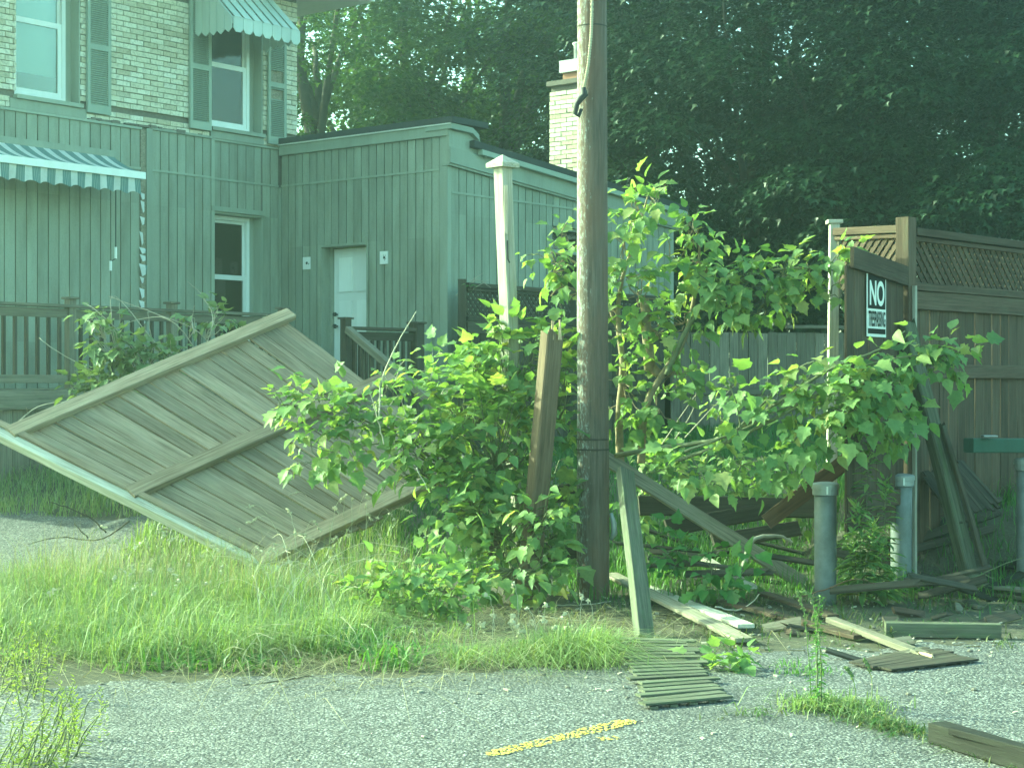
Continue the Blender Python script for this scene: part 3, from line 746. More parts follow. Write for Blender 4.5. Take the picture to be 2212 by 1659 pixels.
# two blank plates beside the door
for x, y, lab in ((663, 569, "small white wall plate to the left of the white door"), (830, 557, "small white wall plate to the right of the white door")):
    s = es(x, .03); p = ep(s, 0, .03); z = zat(p, y)
    t = thing("wall_plate", lab, "wall plate", ep(s, z, .03), "blank light plates beside the door")
    pbox("plate", ep, s - .068, s + .068, z - .083, z + .083, .026, .042, M['whiteplastic'], t)
    q = MB(); mwk = Matrix((-V, ZZ, V.cross(ZZ))).transposed().to_4x4()
    q.lathe((0, 0, 0), [(.018, 0), (.018, .004)], 10); me = q.mesh("hole"); mwk = Matrix((V, ZZ, -U)).transposed().to_4x4(); mwk.translation = ep(s + .01, z, .0415); put("hole", me, M['darkmetal'], t, mwk)
    q = MB()
    for k in range(4): q.lathe((rnd.uniform(-.04, .03), rnd.uniform(-.04, .04), 0), [(.006, 0), (.006, .003)], 6)
    me = q.mesh("screw"); put("screw", me, M['darkmetal'], t, mwk.copy())
# ---------------------------------------------------------------- deck and landing
DK = 1.6; ZF = 1.555
deck = thing("wooden_deck", "weathered wooden deck with baluster railing along the house", "deck", hp(3, 1.0, DK * .6))
def dt(x): return ht(x, DK)
tR = dt(575); tLft = L_H + .4
for i in range(10):
    o = .06 + (DK - .02) * i / 10; a = .05 if o < DK else tR
    board("floor_board", hp(.1, ZF - .02, o + .07), hp(tLft, ZF - .02, o + .07), .148, .03, M['wood_deck'], deck)
board("rim_board", hp(tR - .3, ZF - .13, DK + .03), hp(tLft, ZF - .13, DK + .03), .03, .20, M['wood_deck'], deck)
board("top_rail", hp(tR - .3, 2.455, DK), hp(tLft, 2.455, DK), .13, .035, M['wood_deck'], deck)
board("rail", hp(tR - .3, 2.375, DK), hp(tLft, 2.375, DK), .038, .10, M['wood_deck'], deck)
board("rail", hp(tR - .3, 1.655, DK), hp(tLft, 1.655, DK), .038, .09, M['wood_deck'], deck)
posts = [dt(152), dt(371), tR - .28, dt(152) + 1.75]
for t in posts:
    p = board("deck_post", hp(t, g(*hp(t, 0, DK).xy) - .1, DK), hp(t, 2.53, DK), .095, .095, M['wood_deck'], deck, up=N)
    board("post_cap", hp(t - .07, 2.545, DK), hp(t + .07, 2.545, DK), .14, .025, M['wood_deck'], p)
t = tR - .2; 
while t < tLft:
    if all(abs(t - p) > .07 for p in posts): board("baluster", hp(t, 1.70, DK), hp(t, 2.325, DK), .036, .036, M['wood_dark'], deck, up=N, ch=.002)
    t += .142
t = tR - .25
while t < tLft:
    board("skirt_board", hp(t, g(*hp(t, 0, DK).xy) - .1, DK - .02), hp(t, ZF - .235, DK - .02), .138, .02, M['wood_deck'], deck, up=N); t += .142
# landing, railing and steps
ld = thing("entry_stairs", "dark wooden landing with railing and handrail below the white door", "stairs", ep(1.2, 1.0, 1.0))
zl = 1.38
for i in range(8): board("floor_board", ep(.35, zl, .12 + i * .148), ep(1.75, zl, .12 + i * .148), .14, .03, M['wood_deck'], ld)
mb = MB(); mb.box(ep(1.05, (zl + .5) / 2 - .02, .62), (V, U, ZZ), (.68, .56, (zl - .5) / 2 - .01)); mb.build("landing_frame", M['wood_dark'], ld)
A1 = P(747, 690, 20.2); A2 = P(900, 700, 20.75)
for p, w_ in ((A1, .1), (A2, .14)):
    pb = (p.x, p.y, g(p.x, p.y) - .1); q = board("rail_post", pb, (p.x, p.y, p.z), w_, w_, M['wood_dark'], ld, up=N)
    board("post_cap", Vector((p.x, p.y, p.z + .012)) - U * (w_ / 2 + .02), Vector((p.x, p.y, p.z + .012)) + U * (w_ / 2 + .02), w_ + .04, .024, M['wood_dark'], q)
r1, r2 = P(750, 709, 20.22), P(897, 713, 20.72)
dd = (r2 - r1).normalized(); board("top_rail", r1, r2, .12, .04, M['wood_dark'], ld); board("rail", r1 - ZZ * .09, r2 - ZZ * .09, .04, .10, M['wood_dark'], ld)
board("rail", r1 - ZZ * .78, r2 - ZZ * .78, .04, .09, M['wood_dark'], ld)
for i in range(1, 11):
    p = r1.lerp(r2, i / 11); board("baluster", p - ZZ * .74, p - ZZ * .14, .036, .036, M['wood_dark'], ld, up=N, ch=.002)
h1 = P(752, 712, 20.1); h2 = P(945, 880, 18.6)
board("handrail", h1, h2, .085, .085, M['wood_grey'], ld)
for i in range(1, 9):
    p = h1.lerp(h2, i / 9 * .8); board("baluster", p - ZZ * .78, p - ZZ * .04, .036, .036, M['wood_dark'], ld, up=N, ch=.002)
for i in range(4):
    c = h1.lerp(h2, .25 + i * .22); zt = zl - .19 * (i + 1); dv = Vector((h2.x - h1.x, h2.y - h1.y, 0)).normalized(); sd = Vector((-dv.y, dv.x, 0))
    board("step", Vector((c.x, c.y, zt)) - sd * .05, Vector((c.x, c.y, zt)) + sd * 1.0, .28, .04, M['wood_deck'], ld, up=ZZ)

# ---------------------------------------------------------------- utility pole
X0, Y0 = .608, 12.62
pole = thing("utility_pole", "brown weathered wooden utility pole with lichen, standing in the debris", "utility pole", (X0, Y0, g(X0, Y0)))
q = MB(); pr = []; 
vs = []; nz, na = 60, 28
for i in range(nz + 1):
    z = -.3 + 9.5 * i / nz; r = .123 - .0028 * z
    for k in range(na):
        a = 2 * math.pi * k / na; rr = r * (1 + .012 * math.sin(a * 5 + z * .7) + .010 * math.sin(a * 11 + z * 1.9) + rnd.uniform(-.004, .004))
        vs.append((X0 + rr * math.cos(a) - .002 * z, Y0 + rr * math.sin(a), z))
fs = [(i * na + k, i * na + (k + 1) % na, (i + 1) * na + (k + 1) % na, (i + 1) * na + k) for i in range(nz) for k in range(na)] + [tuple(nz * na + k for k in range(na))]
q.add(vs, fs); q.build("shaft", M['pole'], pole, True)
def ring(z, r, w_, m, name):
    q = MB(); q.lathe((X0 - .002 * z, Y0, z - w_ / 2), [(r, 0), (r + .004, .001), (r + .004, w_ - .001), (r, w_)], 28); q.build(name, m, pole)
for y in (950, 972): z = CAMZ - (y - 829.5) / F * 12.5; ring(z, .1225 - .0028 * z, .012, M['bark_dark'], "seam_band")
z = CAMZ - (52 - 829.5) / F * 12.5; ring(z, .1215 - .0028 * z, .01, M['bark_dark'], "seam_band")
q = MB(); fy = Y0 - .135
pts = [P(x, y, fy - .0) for x, y in ((1279, -80), (1279, 30), (1277, 80), (1271, 140), (1264, 178), (1259, 196))]
fin = []
for a, b_ in zip(pts, pts[1:]):
    for i in range(10): fin.append(a.lerp(b_, i / 10))
q.tube(fin, .009, 6); 
q.build("cable", M['twig'], pole)
q = MB()
for i, p in enumerate(fin):
    if i < len(fin) - 1 and i % 1 == 0: q.tube([p, p.lerp(fin[i + 1], .45)], .0125, 7)
tag(q.build("cable_lashing", M['straw'], pole), kind="stuff")
q = MB(); q.tube([P(1260, 190, fy), P(1263, 205, fy + .0), P(1254, 214, fy), P(1246, 226, fy), P(1243, 246, fy), P(1250, 252, fy), P(1256, 236, fy)], [.02, .028, .026, .022, .018, .016, .012], 7); q.build("cable_end", M['rubber'], pole, True)
q = MB(); q.tube([P(1320, 1108, 12.6), P(1326, 1130, 12.6), P(1327, 1152, 12.6), P(1320, 1166, 12.6)], [.012, .022, .024, .012], 8); q.build("ground_clamp", M['galv'], pole, True)

# ---------------------------------------------------------------- posts
def post(name, lab, cat, p0, p1, w_, m, cap=None, up=None, ragged=0, group=None, h_=None, wob=.003):
    t = thing(name, lab, cat, p0, group)
    b_ = board("shaft", p0, p1, w_, h_ or w_, m, t, up=up or Vector((.7, -.71, 0)), ch=.006, wob=wob, ragged=ragged)
    if cap:
        q = MB(); c = Vector(p1); a = w_ * .88; u1, u2 = Vector((.7, -.71, 0)), Vector((.71, .7, 0))
        vs = [c + u1 * (a * i) + u2 * (a * j) + ZZ * z for z in (-.005, .028) for i, j in ((-1, -1), (1, -1), (1, 1), (-1, 1))] + [c + ZZ * .10]
        q.add(vs, [(3, 2, 1, 0), (0, 1, 5, 4), (1, 2, 6, 5), (2, 3, 7, 6), (3, 0, 4, 7), (4, 5, 8), (5, 6, 8), (6, 7, 8), (7, 4, 8)]); q.build("post_cap", cap, t)
    return t
d = 13.0
pt = P(1086, 362, d); pbm = P(1099, 700, d); k = (pt - pbm); pb = pbm + k * ((g(pbm.x, d) - .1 - pbm.z) / k.z)
wp = post("fence_post", "tall pale bleached fence post with pyramid cap left of the utility pole", "post", pb, pt, .105, M['wood_pale'], cap=M['wood_pale'])
# split notch pieces near its top
for y0, y1, x in ((420, 520, 1096),):
    board("split_piece", P(1094, 400, d - .085), P(1094, 505, d - .085), .03, .012, M['wood_pale'], wp, up=Vector((-.4, -1, 0)))
q = MB(); q.tube([P(1096, 520, d - .08), P(1097, 560, d - .082), P(1101, 568, d - .085)], .006, 5); q.build("nail", M['darkmetal'], wp)
d = 12.25
pt = P(1194, 705, d); pbm = P(1158, 1100, d); k = (pt - pbm); pb = pbm + k * ((g(pbm.x, d) - .1 - pbm.z) / k.z)
bp = thing("broken_post", "thick brown broken-off post with splintered top leaning beside the pole", "post", pb)
board("shaft", pb, pt, .14, .12, M['wood_brown'], bp, up=Vector((.5, -.86, 0)), ch=.012, wob=.004, ragged=.10)
for i in range(9):
    x = rnd.uniform(-.06, .06); a = pt + Vector((x, rnd.uniform(-.06, .04), -.10)); board("splinter", a, a + Vector((rnd.uniform(-.01, .015), 0, rnd.uniform(.06, .16))), .025, .014, M['wood_fresh'], bp, ch=.003)

# ---------------------------------------------------------------- the collapsed fence panel
PA, PB, PD = P(20, 938, 14.0), P(612, 683, 16.0), P(590, 1228, 13.3)
eu = (PB - PA); ev = (PD - PA); Lu, Lv = eu.length, ev.length
pn = eu.cross(ev).normalized(); pn = -pn if pn.dot(Vector((0, -1, .3))) < 0 else pn
cam_ = Vector((0, 0, CAMZ)); ray = P(1042, 1012, 1.0) - cam_
PC = cam_ + ray * (pn.dot(PA - cam_) / pn.dot(ray))
def pp(u, v, o=0.0):
    a, b_ = u / Lu, v / Lv
    return PA + (PB - PA) * a + (PD - PA) * b_ + (PC - PB - PD + PA) * (a * b_) + pn * o
fp = thing("collapsed_fence_panel", "collapsed wooden fence panel of grey-brown boards lying tilted against the shrubs", "fence panel", PD)
nb = 18; pw = Lu * .985 / nb
for i in range(nb):
    u = .03 + pw * (i + .5); v0 = rnd.uniform(-.02, .03); v1 = Lv + rnd.uniform(-.03, .04); h = pw / 2 - rnd.uniform(.003, .011); o0, o1 = rnd.uniform(-.014, .012), rnd.uniform(-.010, .010); du = rnd.uniform(-.012, .012)
    mw, _ = frame(pp(u, v0), pp(u, v1), pn); q = MB(); vs = []
    nseg = 5
    for k in range(nseg + 1):
        f = k / nseg; v = v0 + (v1 - v0) * f; wb = rnd.uniform(-.003, .003); o = o0 + (o1 - o0) * f + rnd.uniform(-.002, .002); cup = rnd.uniform(.0, .004)
        for du2, dz in ((-h, 0), (0, -cup), (h, 0), (h, -.02), (-h, -.02)): vs.append(pp(u + du * f + du2 + wb, v, o + dz))
    fs = [(k * 5 + m_, k * 5 + (m_ + 1) % 5, k * 5 + 5 + (m_ + 1) % 5, k * 5 + 5 + m_)[::-1] for k in range(nseg) for m_ in range(5)] + [(0, 1, 2, 3, 4), tuple(nseg * 5 + m_ for m_ in (4, 3, 2, 1, 0))]
    q.add(vs, fs); q.build("board", M['wood_panel'], fp, org=mw)
for v, u0, u1 in ((.03, -.02, Lu + .05), (Lv * .475, -.02, Lu + .22), (Lv * .955, -.05, Lu * .97)):
    board("rail", pp(u0, v, .036), pp(u1, v + .02, .036), .14, .06, M['wood_panel'], fp, up=pn, ch=.006, wob=.004)
board("edge_post", pp(-.06, -.42, .0), pp(-.03, Lv + .06, .0), .085, .085, M['wood_pale'], fp, up=pn, ch=.006, wob=.003)
board("edge_strip", pp(.015, -.4, .055), pp(.03, Lv + .0, .055), .06, .02, M['wood_panel'], fp, up=pn)
board("back_post", P(585, 690, 16.35), P(760, 930, 16.0), .09, .09, M['wood_dark'], fp)
for i in range(8): board("lattice_slat", P(600 + i * 16, 702 + i * 14, 16.3), P(612 + i * 16, 760 + i * 14, 16.2), .03, .01, M['wood_dark'], fp, up=pn)

# ---------------------------------------------------------------- standing fences
def dirv(a): return Vector((math.sin(R(a)), math.cos(R(a)), 0))
C0 = Vector(((1957 - 1106) / F * 12.9, 12.9, 0))
DR = dirv(43.6); NR = Vector((DR.y, -DR.x, 0)); 
DL = dirv(-28); NLn = Vector((-DL.y, DL.x, 0))
if NLn.y > 0: NLn = -NLn
def fpt(o, D, Nn): return lambda s, z, off=0.0: o + D * s + Nn * off + ZZ * z
fr_ = fpt(C0, DR, NR); fl_ = fpt(C0, DL, NLn)
lf = thing("lattice_fence", "tall brown board fence with lattice top at the right", "fence", C0 + ZZ * g(*C0.xy))
ZTOP = 2.80
def lattice(pf, s0, s1, z0, z1, parent, m, sp=.094, sw_=.036, off=.0, budget=150):
    ux = (pf(1, 0) - pf(0, 0)).normalized(); no = (pf(0, 0, 1) - pf(0, 0)).normalized()
    n = 0
    for lay, sg in ((0, 1), (1, -1)):
        c = s0 - (z1 - z0)
        while c < s1 + (z1 - z0):
            a = (c, z0) if sg > 0 else (c, z1); b_ = (c + (z1 - z0), z1) if sg > 0 else (c + (z1 - z0), z0)
            t0, t1 = max(0, (s0 - a[0]) / (b_[0] - a[0])), min(1, (s1 - a[0]) / (b_[0] - a[0]))
            if t1 - t0 > .1:
                q0 = pf(a[0] + (b_[0] - a[0]) * t0, a[1] + (b_[1] - a[1]) * t0, off + lay * .009); q1 = pf(a[0] + (b_[0] - a[0]) * t1, a[1] + (b_[1] - a[1]) * t1, off + lay * .009)
                board("lattice_slat", q0, q1, sw_, .008, m, parent, up=no, ch=0); n += 1
            c += sp
RL = 2.42
def fence_run(pf, s0, s1, zb, parent, m, lat=True, midz=1.70, nb=None, top=ZTOP):
    D = (pf(1, 0) - pf(0, 0)); no = (pf(0, 0, 1) - pf(0, 0))
    n = max(1, round((s1 - s0) / .146)); pw = (s1 - s0) / n
    zl0 = top - .42 if lat else top
    for i in range(n):
        s = s0 + (i + .5) * pw; p = pf(s, 0)
        board("board", pf(s, g(p.x, p.y) - .03 + zb, rnd.uniform(-.003, .003)), pf(s + rnd.uniform(-.004, .004), zl0 - .07 + (rnd.uniform(-.01, .012) if not lat else 0), rnd.uniform(-.003, .003)), pw - rnd.uniform(.003, .012), .018, m, parent, up=no, ch=.002, k=i % 3, wob=.0015)
    if lat:
        board("rail", pf(s0, zl0 - .135, .03), pf(s1, zl0 - .135, .03), .03, .14, m, parent)
        board("rail", pf(s0, zl0 - .03, .028), pf(s1, zl0 - .03, .028), .05, .06, m, parent)
        lattice(pf, s0, s1, zl0, top - .06, parent, m)
        board("top_rail", pf(s0, top - .03, .02), pf(s1, top - .03, .02), .09, .06, m, parent)
        board("top_rail", pf(s0, top - .085, .03), pf(s1, top - .085, .03), .03, .035, m, parent)
    board("rail", pf(s0, midz, .03), pf(s1, midz, .03), .035, .11, m, parent)
fence_run(fr_, .06, RL - .06, 0, lf, M['wood_fence'])
fence_run(fr_, RL + .06, 2 * RL - .06, 0, lf, M['wood_fence'])
for s in (0, RL, 2 * RL):
    p = fr_(s, 0); q = board("fence_post", (p.x, p.y, g(p.x, p.y) - .1), (p.x, p.y, 2.875), .115, .115, M['wood_fence'], lf, up=NR)
    board("post_strip", (*(p + NR * .075).xy, g(p.x, p.y)), (*(p + NR * .075).xy, 2.35), .03, .03, M['wood_pale'], q, up=NR)
SLf = .86
pL = fl_(SLf, 0); lf2 = lf
q = board("fence_post", (pL.x - .05, pL.y - .1, g(pL.x, pL.y) - .1), (pL.x, pL.y, 2.90), .078, .078, M['wood_pale'], lf, up=Vector((0, -1, 0)))
board("post_cap", Vector((pL.x - .06, pL.y, 2.915)), Vector((pL.x + .06, pL.y, 2.915)), .12, .03, M['wood_pale'], q)
lattice(fl_, .07, SLf - .05, 2.36, 2.76, lf, M['wood_fence'], sp=.085)
board("top_rail", fl_(.05, 2.79, .015), fl_(SLf - .04, 2.83, .015), .07, .06, M['wood_fence'], lf)
board("top_rail", fl_(.05, 2.735, .02), fl_(SLf - .04, 2.775, .02), .03, .03, M['wood_fence'], lf)
board("rail", fl_(.06, 2.33, .02), fl_(.30, 2.36, .02), .03, .07, M['wood_grey'], lf)
board("side_strip", fl_(SLf - .06, 2.3, .0), fl_(SLf - .06, 2.78, .0), .03, .03, M['wood_grey'], lf, up=NLn)
# gate swung outward
GD = Vector((-.559, -.829, 0)); GN = Vector((-GD.y, GD.x, 0))
if GN.x > 0: GN = -GN
GN = Vector((GD.y, -GD.x, 0)) if Vector((GD.y, -GD.x, 0)).dot(-C0) > 0 else Vector((-GD.y, GD.x, 0))
gp_ = fpt(C0 + GD * .07, GD, GN)
gate = thing("board_gate", "brown board gate carrying the warning sign, swung open from the lattice fence", "gate", gp_(.5, .3))
for i in range(8):
    s = .07 + i * .139; board("board", gp_(s, .55, rnd.uniform(-.003, .003)), gp_(s, 2.44, rnd.uniform(-.003, .003)), .132, .018, M['wood_fence'], gate, up=GN, ch=.002, k=i % 3)
board("rail", gp_(-.02, 2.42, .03), gp_(1.06, 2.50, .03), .03, .15, M['wood_fence'], gate)
board("rail", gp_(.0, .75, .03), gp_(1.1, .75, .03), .03, .12, M['wood_fence'], gate)
# sign
sign = thing("warning_sign", "black and white NO TRESPASSING sign fixed to the brown gate", "sign", gp_(.58, 2.19, .03))
s0, s1, z0, z1 = .40, .766, 1.945, 2.42
blk = plain("sign_black", (.012, .013, .013), .8, 0, .15, nz=.1); wht = plain("sign_white", (.74, .75, .70), .5, nz=.15)
pbox("backing", gp_, s0, s1, z0, z1, .018, .024, wht, sign)
pbox("black_field", gp_, s0 + .016, s1 - .016, z0 + .205, z1 - .02, .0242, .0262, blk, sign)
pbox("black_strip", gp_, s0 + .016, s1 - .016, z0 + .022, z0 + .06, .0242, .0262, blk, sign)
def text(txt, sc, zc, wd, ht_, m, off, bold=0.0):
    cu = bpy.data.curves.new("lettering", 'FONT'); cu.body = txt; cu.align_x = 'CENTER'; cu.align_y = 'CENTER'; cu.size = 1; cu.extrude = .0; cu.offset = bold
    o = bpy.data.objects.new("tmp", cu); COL.objects.link(o); dg = bpy.context.evaluated_depsgraph_get(); dg.update()
    me = bpy.data.meshes.new_from_object(o.evaluated_get(dg)); bpy.data.objects.remove(o)
    co = np.array([v.co[:] for v in me.vertices]); mn, mx = co.min(0), co.max(0)
    ux = -GD
    for v in me.vertices:
        x = ((v.co.x - mn[0]) / (mx[0] - mn[0]) - .5) * wd; y = ((v.co.y - mn[1]) / (mx[1] - mn[1]) - .5) * ht_
        v.co = gp_(sc, zc, off) + ux * x + ZZ * y
    me.transform(WM[sign].inverted()); me.update()
    return put("lettering", me, m, sign, WM[sign].copy())
sc = (s0 + s1) / 2
text("NO", sc, z0 + .32, .285, .185, wht, .0282, .03)
text("TRESPASSING", sc, z0 + .132, .325, .115, blk, .0282, .02)
# leaning log
d = 12.75
a, b_ = P(1955, 690, d), P(2038, 1020, d); k = b_ - a; b_ = a + k * ((g(b_.x, b_.y) - .05 - a.z) / k.z)
lg = thing("leaning_post", "mossy dark post leaning against the corner of the lattice fence", "post", b_)
board("shaft", b_, a, .12, .10, M['wood_mossy'], lg, up=Vector((.5, -.85, 0)), ch=.012, wob=.006, ragged=.05)
board("side_piece", b_ + Vector((.07, -.06, .2)), a.lerp(b_, .35) + Vector((.06, -.06, 0)), .045, .04, M['wood_dark'], lg, up=Vector((.5, -.85, 0)), ch=.008, wob=.006, ragged=.1)

# back fence: run along the extension, then across
B0 = P(1575, 990, 22.0); B0 = Vector((B0.x, 22.0, 0)); B0 = Vector(((998 - 1106) / F * 20.9, 20.9, 0))
B1 = Vector(((1440 - 1106) / F * 24.4, 24.4, 0)); B2 = Vector(((1850 - 1106) / F * 25.0, 25.0, 0)); B3 = Vector(((2450 - 1106) / F * 23.5, 23.5, 0))
bf = thing("back_fence", "dark board fence with lattice top closing the yard behind the saplings", "fence", B1 + ZZ * g(*B1.xy))
def run(a, b_): 
    D = (b_ - a).normalized(); Nn = Vector((D.y, -D.x, 0)); Nn = Nn if Nn.dot(-a) > 0 else -Nn
    return fpt(a, D, Nn), (b_ - a).length
for a, b_, lat, tp in ((B0, B1, True, 2.86), (B1, B2, False, 2.42), (B2, B3, False, 2.42)):
    pf, L = run(a, b_); n = max(1, round(L / 2.4))
    for i in range(n):
        fence_run(pf, L * i / n + .06, L * (i + 1) / n - .06, 0, bf, M['wood_dark'] if i % 2 or lat else M['wood_deck'], lat, 1.5, top=tp)
    for i in range(n + 1):
        p = pf(L * i / n, 0); board("fence_post", (p.x, p.y, g(p.x, p.y) - .1), (p.x, p.y, tp + .04), .1, .1, M['wood_dark'], bf, up=Vector((0, -1, 0)))
pf, L = run(B1, B2); board("top_rail", pf(L * .62, 2.44, .03), pf(L, 2.44, .03), .1, .05, M['wood_deck'], bf)

# ---------------------------------------------------------------- bollards and guard beam
def bollard(x, ybase, d, ztop, lab, lean=0.0, r=.079):
    X = (x - 1106) / F * d; zb = g(X, d)
    t = thing("bollard", lab, "bollard", (X, d, zb), "steel posts along the lot edge")
    mw = Matrix.Translation((X, d, zb)) @ Matrix.Rotation(lean, 4, 'Y'); h = ztop - zb
    q = MB(); q.lathe((0, 0, 0), [(r, -.1), (r, .2), (r * 1.01, .5), (r, h - .02)], 24); put("pipe", q.mesh("pipe", True), M['bollard'], t, mw)
    q = MB(); q.lathe((0, 0, 0), [(r + .004, h - .085), (r + .014, h - .08), (r + .014, h - .04), (r + .02, h - .038), (r + .02, h - .006), (r + .008, h + .004), (r * .5, h + .012)], 24)
    put("cap", q.mesh("cap"), M['galv'], t, mw)
    q = MB(); q.box((-.005, -r - .016, h - .045), ((1, 0, 0), (0, 1, 0), (0, 0, 1)), (.006, .006, .028)); put("cap_clip", q.mesh("cap_clip"), M['white'], t, mw)
    return t
bollard(1783, 1310, 12.1, .885, "grey steel pipe bollard left of the tall goldenrod")
bollard(1946, 1285, 12.76, .91, "grey steel pipe bollard right of the tall goldenrod", .006)
bollard(2219, 1190, 12.75, 1.03, "steel pipe bollard under the end of the green timber beam")
gb = thing("guard_beam", "dark green timber guard beam resting on a steel bollard", "beam", P(2200, 985, 12.7))
board("beam", P(2092, 962, 12.55), P(2420, 962, 13.1), .12, .108, M['wood_dark'] if False else paint("green_timber", (.055, .10, .075), (.03, .04, .03), .8, .6, rn=.02), gb, ch=.008, wob=.003)
board("bracket", P(2122, 942, 12.5), P(2152, 942, 12.5), .09, .012, M['galv'], gb)

# ---------------------------------------------------------------- loose planks and debris
def plank(lab, p0, p1, w_, h_, m, up=(0, 0, 1), ragged=0.0, cat="plank", name="loose_plank", wob=.003):
    t = thing(name, lab, cat, (Vector(p0) + Vector(p1)) / 2); t['group'] = "broken planks in the debris"
    board("plank", p0, p1, w_, h_, m, t, up=up, ch=.004, wob=wob, ragged=ragged); return t
def on(x, y, h): 
    p = G(x, y, h)
    for _ in range(4): p = G(x, y, g(p.x, p.y) + h)
    return p
UPF = Vector((-.25, -.75, .6))
plank("long grey-brown plank propped from behind the pole down to the ground", P(1300, 985, 13.0), on(1738, 1262, .03), .115, .03, M['wood_grey'], UPF, ragged=.03)
plank("upright grey post propped just right of the utility pole, mossy light edge", on(1393, 1385, .0), P(1350, 1020, 12.2), .115, .07, M['wood_mossy'], Vector((.25, -.95, 0)))
plank("nearer of the two pale planks at the foot of the propped post", P(1318, 1240, 13.2), on(1608, 1382, .035), .125, .025, M['wood_grey'], (0, -.1, 1))
plank("farther pale plank, overlapped by the nearer pale one", P(1385, 1265, 13.1), on(1612, 1352, .06), .115, .025, M['wood_pale'], (0, 0, 1))
plank("short pale-tipped plank among the broad leaves", on(1520, 1205, .16), on(1622, 1268, .15), .09, .025, M['wood_pale'], (0, -.1, 1))
plank("long brown plank lying flat left of the bollards", on(1560, 1298, .05), on(1858, 1376, .03), .10, .028, M['wood_fence'], (0, 0, 1))
plank("short brown plank lying at the foot of the left bollard", on(1650, 1282, .06), on(1800, 1332, .04), .09, .028, M['wood_fence'], (0, 0, 1))
plank("split plank with a freshly broken pale point on the asphalt", on(1795, 1338, .06), on(2005, 1418, .03), .075, .035, M['wood_deck'], (0, 0, 1), ragged=.12)
board("split_tip", on(1972, 1406, .035), on(2018, 1422, .03), .035, .03, M['wood_fresh'], bpy.data.objects[-1] if False else [o for o in WM if o.get('label', '').startswith("split plank")][0], ragged=.05)
plank("dark squared timber lying level on the asphalt at the right", on(1912, 1358, .05), on(2160, 1362, .05), .09, .09, M['wood_mossy'])
plank("upper of two flat grey boards at the right edge behind the bollards", on(1985, 1248, .09), on(2330, 1288, .08), .14, .026, M['wood_grey'], (0, 0, 1))
plank("lower of two flat grey boards at the right edge behind the bollards", on(1990, 1262, .03), on(2330, 1304, .03), .16, .026, M['wood_deck'], (0, 0, 1))
plank("dark beam end in the bottom right corner", on(2025, 1580, .06), on(2330, 1672, .06), .10, .09, M['wood_black'])
plank("grey board on the far side of the dark beam in the bottom right corner", on(2060, 1577, .1), on(2330, 1650, .1), .06, .03, M['wood_black'])
plank("red-brown board slanting up through the leaves to the leaning post", P(1655, 1128, 12.5), P(1965, 893, 12.55), .12, .03, M['wood_red'], Vector((.1, -1, .2)))
plank("tiny broken board scrap right of the second bollard", on(2062, 1296, .02), on(2118, 1312, .02), .06, .02, M['wood_deck'])
dark = [("dark board low behind the utility pole", (1380, 1092, 13.4), (1760, 1098, 13.7), .16), ("dark board sloping behind the propped plank", (1440, 1140, 13.2), (1760, 1085, 13.8), .13), ("dark board half buried below the red-brown board", (1540, 1170, 13.0), (1730, 1140, 13.4), .12),
        ("uppermost dark rail of the rubble behind the right bollard", (1890, 1180, 12.95), (2165, 1078, 13.6), .05), ("middle dark rail of the rubble behind the right bollard", (1880, 1198, 12.9), (2160, 1104, 13.4), .07), ("lowest dark rail of the rubble behind the right bollard", (1870, 1215, 12.85), (2150, 1140, 13.2), .06),
        ("dark board crossing the rubble between the bollards", (1800, 1190, 12.9), (1990, 1235, 12.9), .08), ("horizontal dark board behind the broken post", (1060, 1075, 13.1), (1260, 1062, 13.2), .14), ("dark board at the foot of the leafy bush", (1050, 1180, 13.0), (1270, 1200, 12.95), .14)]
for lab, a, b_, w_ in dark: plank(lab, P(*a), P(*b_), w_, .03, M['wood_dark'], Vector((.1, -.9, .4)), ragged=.04)
def heap(lab, grp, n, x0, x1, y0, y1, hmax, L0, L1, m):
    for i in range(n):
        c = on(rnd.uniform(x0, x1), rnd.uniform(y0, y1), rnd.uniform(.03, hmax)); a = rnd.uniform(-.6, .6) + (math.pi if rnd.random() < .5 else 0); L_ = rnd.uniform(L0, L1) / 2
        dv = Vector((math.cos(a), math.sin(a) * .7, rnd.uniform(-.35, .35))).normalized() * L_
        t = thing("splintered_board", lab, "board", c, grp)
        board("board", c - dv, c + dv, rnd.choice((.04, .07, .1)), rnd.choice((.018, .025)), rnd.choice(m), t, up=Vector((rnd.uniform(-.4, .4), -.5, 1)), wob=.004, ragged=.08, k=i % 3)
heap("dark splintered board in the heap behind the right bollard", "splintered boards behind the right bollard", 26, 1890, 2200, 1150, 1275, .25, .3, 1.0, [M['wood_dark'], M['wood_black']])
heap("dark splintered board in the heap behind the long propped plank", "splintered boards behind the propped plank", 22, 1400, 1740, 1150, 1250, .28, .3, .9, [M['wood_dark'], M['wood_black']])
heap("small broken slat lying on the asphalt right of the pointed plank", "broken slats on the asphalt", 12, 1640, 2180, 1300, 1420, .035, .08, .3, [M['wood_dark'], M['wood_deck'], M['wood_fence']])
